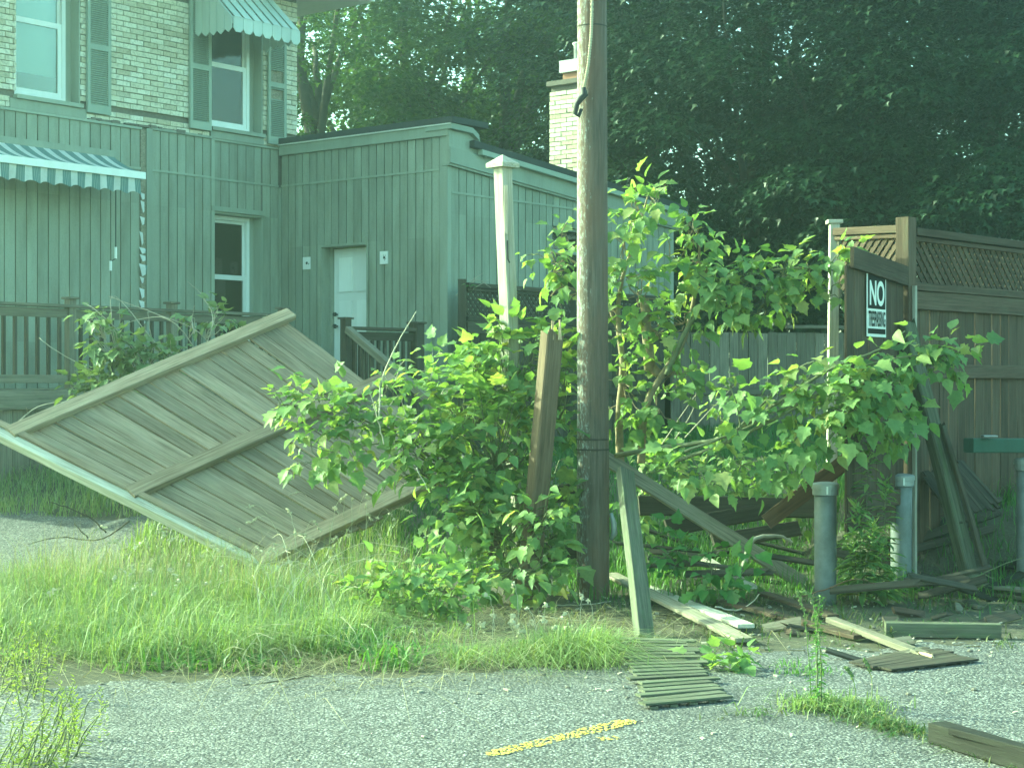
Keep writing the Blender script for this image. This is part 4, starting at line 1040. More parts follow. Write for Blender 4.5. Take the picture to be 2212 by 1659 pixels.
def slats(name, lab, c, n, m, w_, parent_up=(0, 0, 1), cross=True, th=.012, cat="lattice piece"):
    a, b_, c_, d_ = [Vector(v) for v in c]        # a-b one side, d-c the other; slats run a->b
    t = thing(name, lab, cat, (a + b_ + c_ + d_) / 4); t['group'] = "fallen lattice pieces"
    up = (b_ - a).cross(d_ - a).normalized(); up = up if up.z > 0 else -up
    for i in range(n):
        f = (i + .5) / n; p0 = a.lerp(d_, f) + (b_ - a).normalized() * rnd.uniform(-.03, .03); p1 = b_.lerp(c_, f) + (b_ - a).normalized() * rnd.uniform(-.03, .04)
        board("slat", p0 + up * rnd.uniform(.012, .018), p1 + up * rnd.uniform(.012, .018), w_ * rnd.uniform(.85, 1.1), th, m, t, up=up, ch=.002, wob=.001)
    if cross:
        for i in range(4):
            f = (i + .5) / 4; board("slat", a.lerp(b_, f), d_.lerp(c_, f), min(w_, .04), th, m, t, up=up, ch=.002)
    return t
slats("lattice_piece", "grey slatted lattice piece lying on the asphalt below the propped post", [on(1332, 1382, .03), on(1488, 1386, .03), on(1560, 1512, .02), on(1392, 1532, .02)], 19, M['wood_mossy'], .072)
slats("lattice_piece", "dark lattice piece lying flat under the split plank", [on(1835, 1437, .015), on(2000, 1402, .015), on(2105, 1432, .015), on(1920, 1452, .015)], 10, M['wood_dark'], .05)
slats("lattice_piece", "dark lattice sheet leaning in the weeds at the right", [P(1990, 1030, 13.0), P(2060, 1130, 12.7), P(2160, 1090, 13.0), P(2080, 1000, 13.3)], 16, M['wood_dark'], .035)
# ---------------------------------------------------------------- foliage helpers
def tmpl_big(r):
    half = [(.0, .0), (.17, -.03), (.36, .10), (.30, .24), (.50, .40), (.33, .46), (.30, .60), (.16, .68), (.0, 1.0)]
    v = [(0, .38, -.02)]; f = []
    for sg in (1, -1):
        idx = []
        for (x, y) in half:
            if x == 0 and y == 0 and sg < 0: idx.append(1); continue
            if x == 0 and y == 1 and sg < 0: idx.append(len(half)); continue
            j = (r.uniform(-.05, .05), r.uniform(-.04, .04)) if x else (0, 0)
            xx, yy = (x + j[0]) * sg, y + j[1]
            v.append((xx, yy, .22 * abs(xx) + r.uniform(-.03, .03) * (1 if x else 0) - .22 * yy * yy)); idx.append(len(v) - 1)
        for a, b_ in zip(idx, idx[1:]): f.append((0, a, b_) if sg > 0 else (0, b_, a))
    return np.array(v), np.array(f)
def tmpl_ovate(r):
    half = [(0, 0), (.24, .16), (.30, .38), (.20, .66), (0, 1.0)]
    v = [(0, .35, -.03)]; f = []
    for sg in (1, -1):
        idx = []
        for (x, y) in half:
            if x == 0 and y == 0 and sg < 0: idx.append(1); continue
            if x == 0 and y == 1 and sg < 0: idx.append(len(half)); continue
            xx, yy = (x + (r.uniform(-.03, .03) if x else 0)) * sg, y
            v.append((xx, yy, .3 * abs(xx) - .25 * yy * yy)); idx.append(len(v) - 1)
        for a, b_ in zip(idx, idx[1:]): f.append((0, a, b_) if sg > 0 else (0, b_, a))
    return np.array(v), np.array(f)
T_STAR = (np.array([(0, 0, 0), (.52, .30, .1), (.17, .45, .0), (0, 1, -.15), (-.17, .45, .0), (-.52, .30, .1)]), np.array([(0, 1, 2), (0, 2, 3), (0, 3, 4), (0, 4, 5)]))
T_LANCE = (np.array([(0, 0, 0), (.125, .3, .03), (0, .45, -.02), (-.125, .3, .03), (.085, .7, -.04), (0, 1, -.2), (-.085, .7, -.04)]), np.array([(0, 1, 2), (0, 2, 3), (2, 1, 4), (2, 4, 5), (2, 5, 6), (2, 6, 3)]))
BIG = [tmpl_big(random.Random(i)) for i in range(4)] + [tmpl_ovate(random.Random(i)) for i in range(3)]
def nrm_(a): return a / np.maximum(np.linalg.norm(a, axis=-1, keepdims=True), 1e-9)
def frames(tip, nr):
    y = nrm_(tip); x = nrm_(np.cross(y, nr)); z = np.cross(x, y); return x, y, z
def npmesh(name, v, f, var):
    me = bpy.data.meshes.new(name); k = f.shape[1]
    me.vertices.add(len(v)); me.vertices.foreach_set("co", np.ascontiguousarray(v, np.float32).ravel())
    me.loops.add(f.size); me.loops.foreach_set("vertex_index", np.ascontiguousarray(f, np.int32).ravel())
    me.polygons.add(len(f)); me.polygons.foreach_set("loop_start", np.arange(0, f.size, k, dtype=np.int32))
    me.update(calc_edges=True)
    at = me.attributes.new("var", 'FLOAT', 'POINT'); at.data.foreach_set("value", np.ascontiguousarray(var, np.float32))
    return me
def leaves_np(pos, tip, nr, size, tm):
    tv, tf = tm; x, y, z = frames(tip, nr)
    v = pos[:, None] + size[:, None, None] * (x[:, None] * tv[None, :, :1] + y[:, None] * tv[None, :, 1:2] + z[:, None] * tv[None, :, 2:3])
    f = tf[None] + (np.arange(len(pos)) * len(tv))[:, None, None]
    return v.reshape(-1, 3), f.reshape(-1, 3), np.repeat(RG.random(len(pos)), len(tv))
LM = {}
def leafobjs(parent, L, m, nobj, templ):
    """L: list of (pos, tip, normal, size); the largest in the picture become leaf parts, the rest one foliage part"""
    pos, tip, nr = (np.array([l[i] for l in L]) for i in range(3)); size = np.array([l[3] for l in L])
    order = np.argsort(-size / np.maximum(pos[:, 1], .1)) if nobj else np.arange(len(L))
    front = order
    for q in front[:nobj]:
        ti = int(RG.integers(len(templ)))
        key = (id(templ), ti, m.name)
        if key not in LM:
            tv, tf = templ[ti]; LM[key] = npmesh("leaf", tv, tf, np.zeros(len(tv)))
        x, y, z = frames(tip[q], nr[q]); mw = Matrix((x, y, z)).transposed().to_4x4() @ Matrix.Scale(size[q], 4); mw.translation = pos[q]
        put("leaf", LM[key], m, parent, mw)
    rest = front[nobj:]
    if len(rest):
        vs, fs, va, off = [], [], [], 0
        for ti in range(len(templ)):
            s = rest[ti::len(templ)]
            if len(s):
                v, f, a = leaves_np(pos[s], tip[s], nr[s], size[s], templ[ti]); vs.append(v); fs.append(f + off); va.append(a); off += len(v)
        o = WM[parent]; v = np.concatenate(vs) - np.array(o.translation)
        tag(put("foliage", npmesh("foliage", v, np.concatenate(fs), np.concatenate(va)), m, parent, o.copy()), kind="stuff")
def rv(s=1.0): return RG.normal(0, s, 3)
ZN = np.array((0, 0, 1.0))
def compound(p, d, size, L, pairs=1, droop=.5):
    d = nrm_(np.asarray(d, float)); p = np.asarray(p, float)
    s = np.cross(d, ZN); s = nrm_(s) if np.linalg.norm(s) > .1 else np.array((1., 0, 0))
    n = nrm_(np.cross(s, d)); ln = size * (.7 + .7 * pairs)
    def add(q, t, sz):
        t = nrm_(t); nn = nrm_(n * .7 + ZN * .5 + np.array((-.25, -.25, 0)) + rv(.38)); L.append((q, t, nn, sz))
    for k in range(pairs):
        q = p + d * ln * (k + .6) / (pairs + .6) - ZN * droop * .1 * size * k
        for sg in (1, -1):
            if RG.random() < .92: add(q, d * .55 + s * sg * .85 - ZN * droop * RG.uniform(.3, 1.1) + rv(.15), size * RG.uniform(.7, 1.0))
    add(p + d * ln * .95, d - ZN * droop * RG.uniform(.3, 1.0) + rv(.15), size * RG.uniform(.85, 1.15))
def blob(c, r, n, size, L, stem, root, pairs=1, shell=.55, up=.25, droop=.5, twig=.004, flat=1.0):
    c = np.asarray(c, float); r = np.asarray(r, float)
    for i in range(n):
        u = nrm_(RG.normal(0, 1, 3)); u[1] = -abs(u[1]) if RG.random() < .45 else u[1]
        q = c + u * r * (shell + (1 - shell) * RG.random() ** .6)
        d = u * .8 + ZN * up + rv(.35) + np.array((0, -.15, 0))
        compound(q, d, size * RG.uniform(.5, 1.25), L, pairs, droop)
        if stem is not None and i % 2 == 0:
            b0 = np.asarray(root, float) * .15 + c * .85 + u * r * .1
            mid = (b0 + q) / 2 + rv(.02) - ZN * .02
            stem.tube([b0, mid, q, q + nrm_(d) * size * .8], [twig * 1.6, twig * 1.3, twig, twig * .6], 4, False)
def pxr(x, y, d, rx, ry, rz=None):
    k = d / F; return np.array(P(x, y, d)), np.array((rx * k, (rz or min(rx, ry)) * k, ry * k))
def curve(pts, n=6, jit=.0):
    pts = [Vector(p) for p in pts]; out = []
    m = len(pts)
    for i in range(m - 1):
        p0, p1, p2, p3 = pts[max(i - 1, 0)], pts[i], pts[i + 1], pts[min(i + 2, m - 1)]
        for k in range(n):
            t = k / n; out.append(.5 * ((2 * p1) + (p2 - p0) * t + (2 * p0 - 5 * p1 + 4 * p2 - p3) * t * t + (3 * p1 - p0 - 3 * p2 + p3) * t ** 3) + Vector((rnd.uniform(-jit, jit),) * 3))
    return out + [pts[-1]]
def limb(stem, pts, r0, r1, n=6, sides=6, jit=.004):
    c = curve(pts, n, jit); stem.tube(c, [r0 + (r1 - r0) * i / (len(c) - 1) for i in range(len(c))], sides); return c
def along(c, L, every, size, f0=.2, pairs=1, side=.6, droop=.6, fall=0.0):
    m = len(c)
    for i in range(m - 1):
        if i / m < f0: continue
        for k in range(every):
            p = c[i].lerp(c[i + 1], rnd.random()); d = (c[i + 1] - c[i]).normalized()
            compound(np.array(p) + rv(.03), np.array(d) * .5 + rv(side) + ZN * (.15 - fall), size * RG.uniform(.7, 1.2), L, pairs, droop)

# ---------------------------------------------------------------- background maples
def maple(lab, x, d, htop, rx, m, nclump, nleaf, size, seed, low=.6, base=None, lim=7, cy=.56):
    r = random.Random(seed); rg = np.random.default_rng(seed)
    X = (x - 1106) / F * d; zb = g(X, d)
    t = thing("maple_tree", lab, "tree", (X, d, zb), "maples behind the yard")
    tr = MB(); H = htop - zb
    top = Vector((X + r.uniform(-.6, .6), d, zb + H * .85))
    def tube(pts, r0, r1):
        c = curve(pts, 5, .02); tr.tube(c, [r0 + (r1 - r0) * i / (len(c) - 1) for i in range(len(c))], 7)
    tube([(X, d, zb - .3), (X + r.uniform(-.15, .15), d, zb + H * .3), (X + r.uniform(-.4, .4), d, zb + H * .6), top], .22, .04)
    ends = []
    for i in range(lim):
        a = r.uniform(0, 6.28); z0 = zb + H * r.uniform(.12, .5); rr = rx * r.uniform(.5, .9); 
        e = Vector((X + math.cos(a) * rr, d + math.sin(a) * rr, z0 + H * r.uniform(.15, .4))); tube([(X, d, z0), (X + math.cos(a) * rr * .35, d + math.sin(a) * rr * .35, z0 + H * .12), e], .10, .02); ends.append(e)
    tr.build("trunk", M['bark_dark'], t, True)
    # crown: layered sprays of leaves on an ellipsoid volume, gaps between the sprays
    n = int(nclump * .72); u = rg.normal(0, 1, (n, 3)); u /= np.linalg.norm(u, axis=1)[:, None]; u[:, 1] = np.where(rg.random(n) < .5, -np.abs(u[:, 1]), u[:, 1])
    rad = .42 + .6 * rg.random(n) ** .55
    zc, rz = zb + low + (H - low) * .5, (H - low) * .52
    cc = np.array((X, d, zc)) + u * rad[:, None] * np.array((rx, rx * .8, rz))
    cr = rg.uniform(.65, 1.3, n)
    k = int(nleaf * 1.4)
    v = rg.normal(0, 1, (n, k, 3)); v /= np.linalg.norm(v, axis=2)[..., None]
    v[..., 2] = np.where(rg.random((n, k)) < .72, np.abs(v[..., 2]), v[..., 2])
    sh = cr[:, None, None] * np.array((1, 1, .40)) * (.70 + .35 * rg.random((n, k, 1)))
    out = nrm_(u + np.array((0, 0, .2)))
    pos = cc[:, None] + v * sh
    hd = v.copy(); hd[..., 2] = 0
    pos[..., 2] -= .42 * (np.linalg.norm(hd, axis=2) * sh[..., 0]) ** 1.4          # sprays droop at their rim
    tip = nrm_(hd) + out[:, None] * .5 + rg.normal(0, .4, (n, k, 3)) - np.array((0, 0, .55))
    nr = np.array((0, 0, .9)) + v * .7 + out[:, None] * .3 + rg.normal(0, .22, (n, k, 3))
    pos = pos.reshape(-1, 3); keep = pos[:, 2] > gz(pos[:, 0], pos[:, 1]) + .1
    pos = pos[keep]; tip = tip.reshape(-1, 3)[keep]; nr = nr.reshape(-1, 3)[keep]
    vv, ff, va = leaves_np(pos, tip, nr, size * rg.uniform(.7, 1.25, len(pos)), T_STAR)
    o = np.array((X, d, zb)); tag(put("crown", npmesh("crown", vv - o, ff, va), m, t, WM[t].copy()), None)
    return t
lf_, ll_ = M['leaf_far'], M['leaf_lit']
TREES = [("slender maple in sunlit leaf colour rising just beside the house eave", 690, 33, 12.6, 2.6, ll_, 130, 190, .135),
 ("maple in sunlit leaf colour with bare stems showing between house and chimney", 900, 36, 14.0, 3.2, ll_, 130, 190, .14),
 ("thin maple in sunlit leaf colour directly left of the brick chimney", 1110, 34, 13.2, 2.7, ll_, 130, 190, .135),
 ("maple in shaded leaf colour rising right behind the utility pole", 1370, 32, 13.2, 2.9, lf_, 160, 200, .135),
 ("broad maple in shaded leaf colour over the middle of the back fence", 1620, 30, 12.8, 3.1, lf_, 190, 200, .135),
 ("broad maple in shaded leaf colour over the corner of the lattice fence", 1880, 29, 12.6, 3.0, lf_, 190, 200, .135),
 ("maple in shaded leaf colour above the right end of the lattice fence", 2140, 28, 12.4, 2.9, lf_, 190, 200, .13),
 ("maple in shaded leaf colour half cut by the right edge of the view", 2390, 28, 12.5, 3.0, lf_, 120, 180, .135)]
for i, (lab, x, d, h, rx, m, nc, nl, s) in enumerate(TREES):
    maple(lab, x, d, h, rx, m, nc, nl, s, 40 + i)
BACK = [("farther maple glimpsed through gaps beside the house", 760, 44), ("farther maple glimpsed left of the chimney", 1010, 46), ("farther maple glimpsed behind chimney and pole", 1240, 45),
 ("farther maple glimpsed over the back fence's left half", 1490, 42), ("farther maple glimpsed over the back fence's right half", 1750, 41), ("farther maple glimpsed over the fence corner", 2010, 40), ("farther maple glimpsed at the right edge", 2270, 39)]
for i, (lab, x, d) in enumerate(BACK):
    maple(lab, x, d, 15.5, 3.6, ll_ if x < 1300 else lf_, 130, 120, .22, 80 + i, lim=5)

# ---------------------------------------------------------------- broken saplings round the pole
def sapling(name, lab, cat, base, m_stem, m_leaf, build, nobj=300, group=None, templ=BIG):
    t = thing(name, lab, cat, base, group); stem = MB(); L = []
    build(stem, L)
    if stem.v: tag(stem.build("stem", m_stem, t, True), kind="stuff")
    if L: leafobjs(t, L, m_leaf, nobj, templ)
    return t
def b_bush(stem, L):
    root = np.array(P(1120, 1260, 12.7))
    for (x, y, d, rx, ry, n) in ((1000, 875, 12.9, 95, 95, 46), (1110, 790, 13.0, 95, 105, 46), (930, 965, 12.7, 65, 80, 26), (1060, 960, 12.6, 120, 120, 66), (1000, 1080, 12.45, 75, 75, 34), (1095, 1140, 12.4, 90, 80, 40),
            (1110, 1225, 12.0, 110, 50, 34), (1180, 1120, 12.0, 50, 50, 12), (1200, 1150, 12.6, 50, 70, 20), (1040, 775, 13.0, 32, 36, 8), (1215, 850, 12.95, 40, 130, 24), (880, 985, 12.6, 40, 50, 10), (1060, 820, 13.1, 60, 60, 16), (1180, 1010, 13, 60, 110, 16)):
        c, r = pxr(x, y, d, rx, ry, 75); blob(c, r, int(n * 1.9), .125, L, stem, root, 1, .45, .2, .6)
        limb(stem, [root + rv(.06), root * .5 + c * .5 + rv(.06), c], .014, .006)
sapling("box_elder_bush", "dense bright green broad-leaved bush left of the utility pole", "bush", P(1120, 1275, 12.7), M['bark_green'], M['leaf'], b_bush)
def b_up(stem, L):
    d = 13.3
    c1 = limb(stem, [P(1340, 1010, d), P(1338, 900, d), P(1345, 790, d), P(1335, 690, d), P(1345, 600, d), P(1380, 500, d), P(1400, 420, d)], .035, .006)
    c2 = limb(stem, [P(1385, 1000, d - .1), P(1395, 880, d - .1), P(1430, 810, d - .1), P(1475, 740, d - .1), P(1500, 640, d), P(1510, 540, d), P(1500, 480, d)], .033, .006)
    c3 = limb(stem, [P(1330, 700, d), P(1290, 610, d), P(1230, 560, d), P(1190, 545, d)], .014, .005)
    c4 = limb(stem, [P(1340, 680, d), P(1270, 640, d + .1), P(1215, 620, d), P(1190, 640, d)], .010, .005)
    limb(stem, [P(1405, 800, d), P(1396, 700, d), P(1392, 645, d)], .045, .036, 3, 8); limb(stem, [P(1430, 815, d), P(1405, 790, d)], .035, .04, 2, 8)
    for (x, y, rx, ry, n) in ((1385, 460, 42, 42, 16), (1350, 520, 36, 50, 14), (1410, 440, 30, 25, 6), (1500, 500, 42, 36, 14), (1470, 560, 40, 40, 12), (1530, 580, 40, 40, 12), (1350, 600, 40, 40, 11), (1200, 570, 46, 40, 16), (1225, 510, 14, 30, 4), (1210, 630, 36, 36, 12),
            (1375, 640, 50, 50, 12), (1340, 720, 30, 50, 9), (1420, 720, 60, 50, 16), (1480, 700, 50, 50, 14), (1460, 800, 50, 50, 14), (1350, 830, 40, 80, 16), (1420, 880, 60, 60, 14)):
        c, r = pxr(x, y, d + rnd.uniform(-.15, .1), rx, ry, 45); blob(c, r, int(n * 1.3), .122, L, stem, c, 1, .3, .15, .8)
sapling("box_elder_sapling", "tall leafy box elder sapling rising behind the utility pole, partly snapped", "sapling", P(1360, 1010, 13.3), M['bark_tan'], M['leaf'], b_up)
def b_arm(stem, L):
    d = 13.1
    c1 = limb(stem, [P(1440, 810, d), P(1490, 700, d), P(1545, 640, d), P(1640, 590, d), P(1740, 580, d), P(1850, 590, d - .1)], .022, .004)
    c2 = limb(stem, [P(1520, 660, d), P(1600, 640, d), P(1700, 640, d), P(1790, 615, d)], .012, .004)
    for (x, y, rx, ry, n) in ((1545, 640, 45, 45, 18), (1620, 625, 50, 45, 22), (1690, 620, 45, 50, 20), (1650, 675, 50, 35, 12), (1740, 600, 36, 36, 9), (1790, 590, 26, 28, 6), (1828, 590, 22, 26, 7), (1790, 650, 22, 20, 4), (1560, 690, 40, 40, 11), (1600, 700, 30, 26, 6)):
        c, r = pxr(x, y - 22, d, rx, ry * .85, 40); blob(c, r, int(n * 1.25), .118, L, stem, c, 1, .3, .0, .9)
sapling("box_elder_branch", "leafy box elder branch reaching right above the back fence towards the sign", "branch", P(1440, 810, 13.1), M['bark_green'], M['leaf'], b_arm)
def b_low(stem, L):
    d = 11.85
    c1 = limb(stem, [P(1330, 985, 12.9), P(1440, 965, 12.4), P(1560, 945, d + .2), P(1680, 870, d), P(1800, 795, d), P(1900, 755, d), P(1955, 715, d)], .02, .005)
    c2 = limb(stem, [P(1450, 1000, 12.4), P(1570, 955, d + .2), P(1700, 890, d), P(1800, 830, d), P(1840, 800, d), P(1960, 770, d), P(2080, 770, d)], .016, .004)
    c3 = limb(stem, [P(1560, 960, d), P(1640, 880, d + .05), P(1720, 800, d + .05), P(1760, 780, d)], .012, .004)
    c4 = limb(stem, [P(1480, 975, d), P(1600, 930, d), P(1700, 880, d), P(1860, 860, d)], .012, .004)
    c5 = limb(stem, [P(1600, 930, d), P(1590, 870, d), P(1575, 830, d)], .007, .003)
    for (x, y, rx, ry, n) in ((1740, 820, 45, 30, 9), (1830, 825, 55, 40, 16), (1880, 850, 60, 60, 20), (1920, 800, 40, 50, 10), (1935, 890, 36, 40, 10), (2040, 760, 45, 36, 12), (2000, 790, 36, 40, 9), (1985, 745, 22, 20, 4), (1800, 880, 60, 50, 14), (1700, 860, 40, 40, 8), (1640, 870, 36, 36, 6),
            (1810, 925, 60, 40, 13), (1860, 905, 45, 40, 10), (1730, 930, 45, 40, 8), (1578, 830, 20, 22, 4), (1560, 900, 26, 36, 4), (1690, 985, 50, 36, 8), (1600, 1000, 70, 40, 10), (1510, 1010, 60, 45, 8), (1925, 920, 30, 30, 4)):
        c, r = pxr(x, y + 4, d + rnd.uniform(-.1, .15), rx, ry, 45); blob(c, r, int(n * 1.75), .115, L, stem, c, 1, .3, -.05, .95, .003)
sapling("box_elder_branch", "long fallen box elder branch sweeping right across the lattice gate", "branch", P(1440, 985, 12.7), M['bark_green'], M['leaf'], b_low)
def b_panel(stem, L):
    d = 12.9
    c1 = limb(stem, [P(960, 985, d), P(860, 935, d), P(760, 900, d), P(660, 880, d), P(600, 875, d)], .010, .004)
    c2 = limb(stem, [P(900, 950, d), P(800, 960, d), P(720, 975, d), P(660, 960, d)], .008, .003)
    for (x, y, rx, ry, n) in ((625, 880, 45, 28, 9), (690, 850, 40, 35, 9), (700, 930, 70, 40, 14), (690, 990, 50, 36, 9), (770, 890, 45, 45, 10), (760, 970, 45, 35, 7), (835, 830, 30, 36, 5), (820, 930, 30, 26, 4)):
        c, r = pxr(x, y, d, rx, ry, 36); blob(c, r, int(n * 1.9), .125, L, stem, c, 1, .3, .1, .6, .003)
sapling("box_elder_branch", "low leafy branch lying across the collapsed fence panel", "branch", P(960, 985, 12.9), M['bark_green'], M['leaf'], b_panel, 200)
def b_front(stem, L):
    d = 11.2
    for (x, y, rx, ry, n) in ((900, 1245, 90, 35, 20), (850, 1300, 80, 50, 22), (940, 1310, 80, 50, 22), (880, 1370, 80, 40, 16), (790, 1270, 40, 26, 7), (985, 1270, 50, 36, 9)):
        c, r = pxr(x, y, d, rx, ry, 50); blob(c, r, int(n * 1.6), .09, L, stem, np.array(P(x, y + 60, d)), 1, .4, .3, .6, .003)
sapling("low_shrub", "small light green shrub in the grass in front of the collapsed panel", "shrub", G(900, 1420), M['bark_green'], M['leaf'], b_front, 150)
def b_small(cs, size, d):
    def f(stem, L):
        for (x, y, rx, ry, n) in cs:
            c, r = pxr(x, y, d, rx, ry, 30); blob(c, r, n, size, L, stem, np.array(P(x, y + ry + 20, d)), 1, .4, .3, .55, .003)
    return f
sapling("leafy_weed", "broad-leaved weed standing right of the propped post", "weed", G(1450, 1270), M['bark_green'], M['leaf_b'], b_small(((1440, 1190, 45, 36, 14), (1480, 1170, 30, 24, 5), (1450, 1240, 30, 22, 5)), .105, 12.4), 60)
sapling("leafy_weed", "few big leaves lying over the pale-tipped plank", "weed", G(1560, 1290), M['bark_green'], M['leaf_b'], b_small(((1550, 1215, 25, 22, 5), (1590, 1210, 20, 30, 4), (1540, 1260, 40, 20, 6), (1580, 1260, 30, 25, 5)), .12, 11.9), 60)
sapling("leafy_weed", "low clump of round leaves on the asphalt below the fallen planks", "weed", G(1560, 1455), M['bark_green'], M['leaf'], b_small(((1530, 1442, 28, 14, 9), (1575, 1440, 36, 16, 12), (1610, 1448, 20, 8, 4)), .085, 9.4), 60)
def b_tangle(stem, L):
    for (x, y, rx, ry, n, d) in ((1400, 1010, 60, 40, 16, 14.3), (1470, 1040, 60, 40, 16, 14.3), (1550, 1050, 60, 45, 18, 14.3), (1640, 1060, 60, 40, 16, 14.3), (1720, 1080, 50, 40, 12, 14.3), (1370, 1090, 36, 50, 10, 14.3), (1580, 985, 50, 30, 10, 14.3), (1450, 960, 40, 40, 9, 14.3)):
        c, r = pxr(x, y, d, rx, ry, 45); blob(c, r, int(n * 1.5), .105, L, stem, np.array(P(x, y + ry + 40, d)), 1, .35, .2, .7, .003)
sapling("leafy_tangle", "tangle of broad leaves over the dark boards behind the propped plank", "weed", G(1500, 1200), M['bark_green'], M['leaf'], b_tangle, 200)
def b_left(stem, L):
    d = 16.9
    for (x, y, rx, ry, n) in ((215, 690, 25, 20, 7), (250, 740, 50, 36, 20), (310, 780, 60, 40, 26), (210, 840, 50, 30, 15), (270, 850, 60, 36, 18), (360, 770, 50, 36, 15), (470, 690, 26, 20, 7), (430, 690, 20, 10, 3), (180, 860, 24, 22, 5), (400, 800, 40, 26, 9)):
        c, r = pxr(x, y, d, rx, ry, 40); blob(c, r, int(n * 2.2), .12, L, stem, np.array(P(300, 960, d)), 1, .3, .2, .6, .004)
    for pts in (((420, 900), (280, 840), (140, 770), (85, 730)), ((420, 860), (350, 760), (250, 640), (240, 690)), ((400, 850), (345, 770), (325, 720), (320, 672)), ((380, 860), (240, 700), (183, 655)), ((470, 830), (380, 700), (300, 690), (210, 730)), ((520, 820), (430, 720), (340, 680), (235, 640)), ((270, 850), (262, 760), (258, 655)), ((420, 800), (460, 700), (438, 640), (405, 608)), ((20, 930), (80, 880), (150, 870), (180, 905)), ((60, 895), (58, 880)), ((420, 720), (415, 690), (420, 660)), ((150, 930), (120, 900), (160, 878))):
        limb(stem, [P(x, y, d + rnd.uniform(-.2, .2)) for x, y in pts], .008, .003, 5, 4)
sapling("pale_shrub", "half-dead pale shrub with bare twigs behind the collapsed panel", "shrub", P(300, 1000, 16.9), M['twig'], M['leaf_shrub'], b_left, 0, templ=BIG)
def b_vine(stem, L):
    for (x, y, rx, ry, n, d) in ((640, 760, 22, 20, 8, 17.2), (670, 790, 20, 20, 7, 17.2), (1030, 620, 20, 12, 2, 20.5)):
        c, r = pxr(x, y, d, rx, ry, 30); blob(c, r, n, .08, L, stem, c, 1, .3, .2, .6, .003)
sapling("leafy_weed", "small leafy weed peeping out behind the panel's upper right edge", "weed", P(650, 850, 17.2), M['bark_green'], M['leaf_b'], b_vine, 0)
def b_mid(stem, L):
    d = 12.5
    for (x, y, n, s) in ((845, 800, 5, .11), (830, 860, 4, .11), (935, 795, 6, .11), (960, 830, 6, .1), (870, 890, 4, .1)):
        c, r = pxr(x, y, d, 28, 30, 20); blob(c, r, n, s, L, stem, np.array(P(900, 960, d)), 1, .3, .5, .3, .003)
    limb(stem, [P(820, 900, d), P(825, 820, d), P(860, 740, d), P(900, 672, d)], .008, .003, 6, 5)
    limb(stem, [P(830, 960, d), P(815, 900, d), P(800, 850, d)], .006, .003, 6, 5)
sapling("thin_sapling", "thin sapling shoot with a bare bent tip in front of the entry railing", "sapling", P(900, 980, 12.5), M['twig'], M['leaf'], b_mid, 40)

# lanceolate weeds (goldenrod and kin)
def goldenrod(lab, stems, size=.11, name="goldenrod", m=None, group="tall weeds among the bollards", top=True, n0=26):
    t = thing(name, lab, "weed", stems[0][0], group); st_ = MB(); L = []
    for a, b_ in stems:
        c = curve([a, Vector(a).lerp(Vector(b_), .5) + Vector(rv(.02)), b_], 8, .004)
        st_.tube(c, [.005 - .003 * i / (len(c) - 1) for i in range(len(c))], 5, False)
        h = (Vector(b_) - Vector(a)).length; n = int(n0 * h / .6)
        for i in range(n):
            f = .12 + .86 * (i + RG.random()) / n; q = c[min(int(f * (len(c) - 1)), len(c) - 2)]; q = q.lerp(c[min(int(f * (len(c) - 1)) + 1, len(c) - 1)], f * (len(c) - 1) % 1)
            a_ = RG.uniform(0, 6.28); dd = np.array((math.cos(a_), math.sin(a_), .25)); L.append((np.array(q), dd - ZN * RG.uniform(.0, .5), ZN + dd * .2 + rv(.2), size * (1.15 - .7 * f) * RG.uniform(.8, 1.2)))
        if top:
            for i in range(22):
                q = np.array(c[-1]) - ZN * RG.uniform(-.02, .14); a_ = RG.uniform(0, 6.28); L.append((q, np.array((math.cos(a_), math.sin(a_), .7)), rv(1), size * RG.uniform(.25, .5)))
    tag(st_.build("stem", M['bark_green'], t, True), kind="stuff"); leafobjs(t, L, m or M['weed'], 0, [T_LANCE])
    return t
goldenrod("tall goldenrod growing between the two bollards", [(on(1850, 1300, 0), P(1878, 965, 11.9)), (on(1868, 1302, 0), P(1850, 1090, 11.8)), (on(1890, 1305, 0), P(1912, 1040, 11.9)), (on(1840, 1300, 0), P(1842, 1150, 11.8)), (on(1905, 1300, 0), P(1900, 1150, 11.8)), (on(1860, 1306, 0), P(1885, 1130, 11.7))], .20, n0=44, m=M['leaf'])
for lab, xs_l in (("weed clump at the foot of the lattice sheet", (2000, 2040, 2075, 2110)), ("weed clump under the green timber beam", (2130, 2165, 2200, 2225)), ("weed clump along the flat boards at the right edge", (2010, 2060, 2120, 2180, 2215))):
    st_l = []
    for x in xs_l:
        y = rnd.uniform(1225, 1250) if 'flat' in lab else rnd.uniform(1170, 1215); a = on(x, y, 0); st_l += [(a, a + Vector((rnd.uniform(-.15, .15), rnd.uniform(-.1, .1), rnd.uniform(.22, .45)))) for _ in range(10)]
    goldenrod(lab, st_l, .17, "weed_clump", M['weed'], "weed clumps right of the bollards", False, 34)
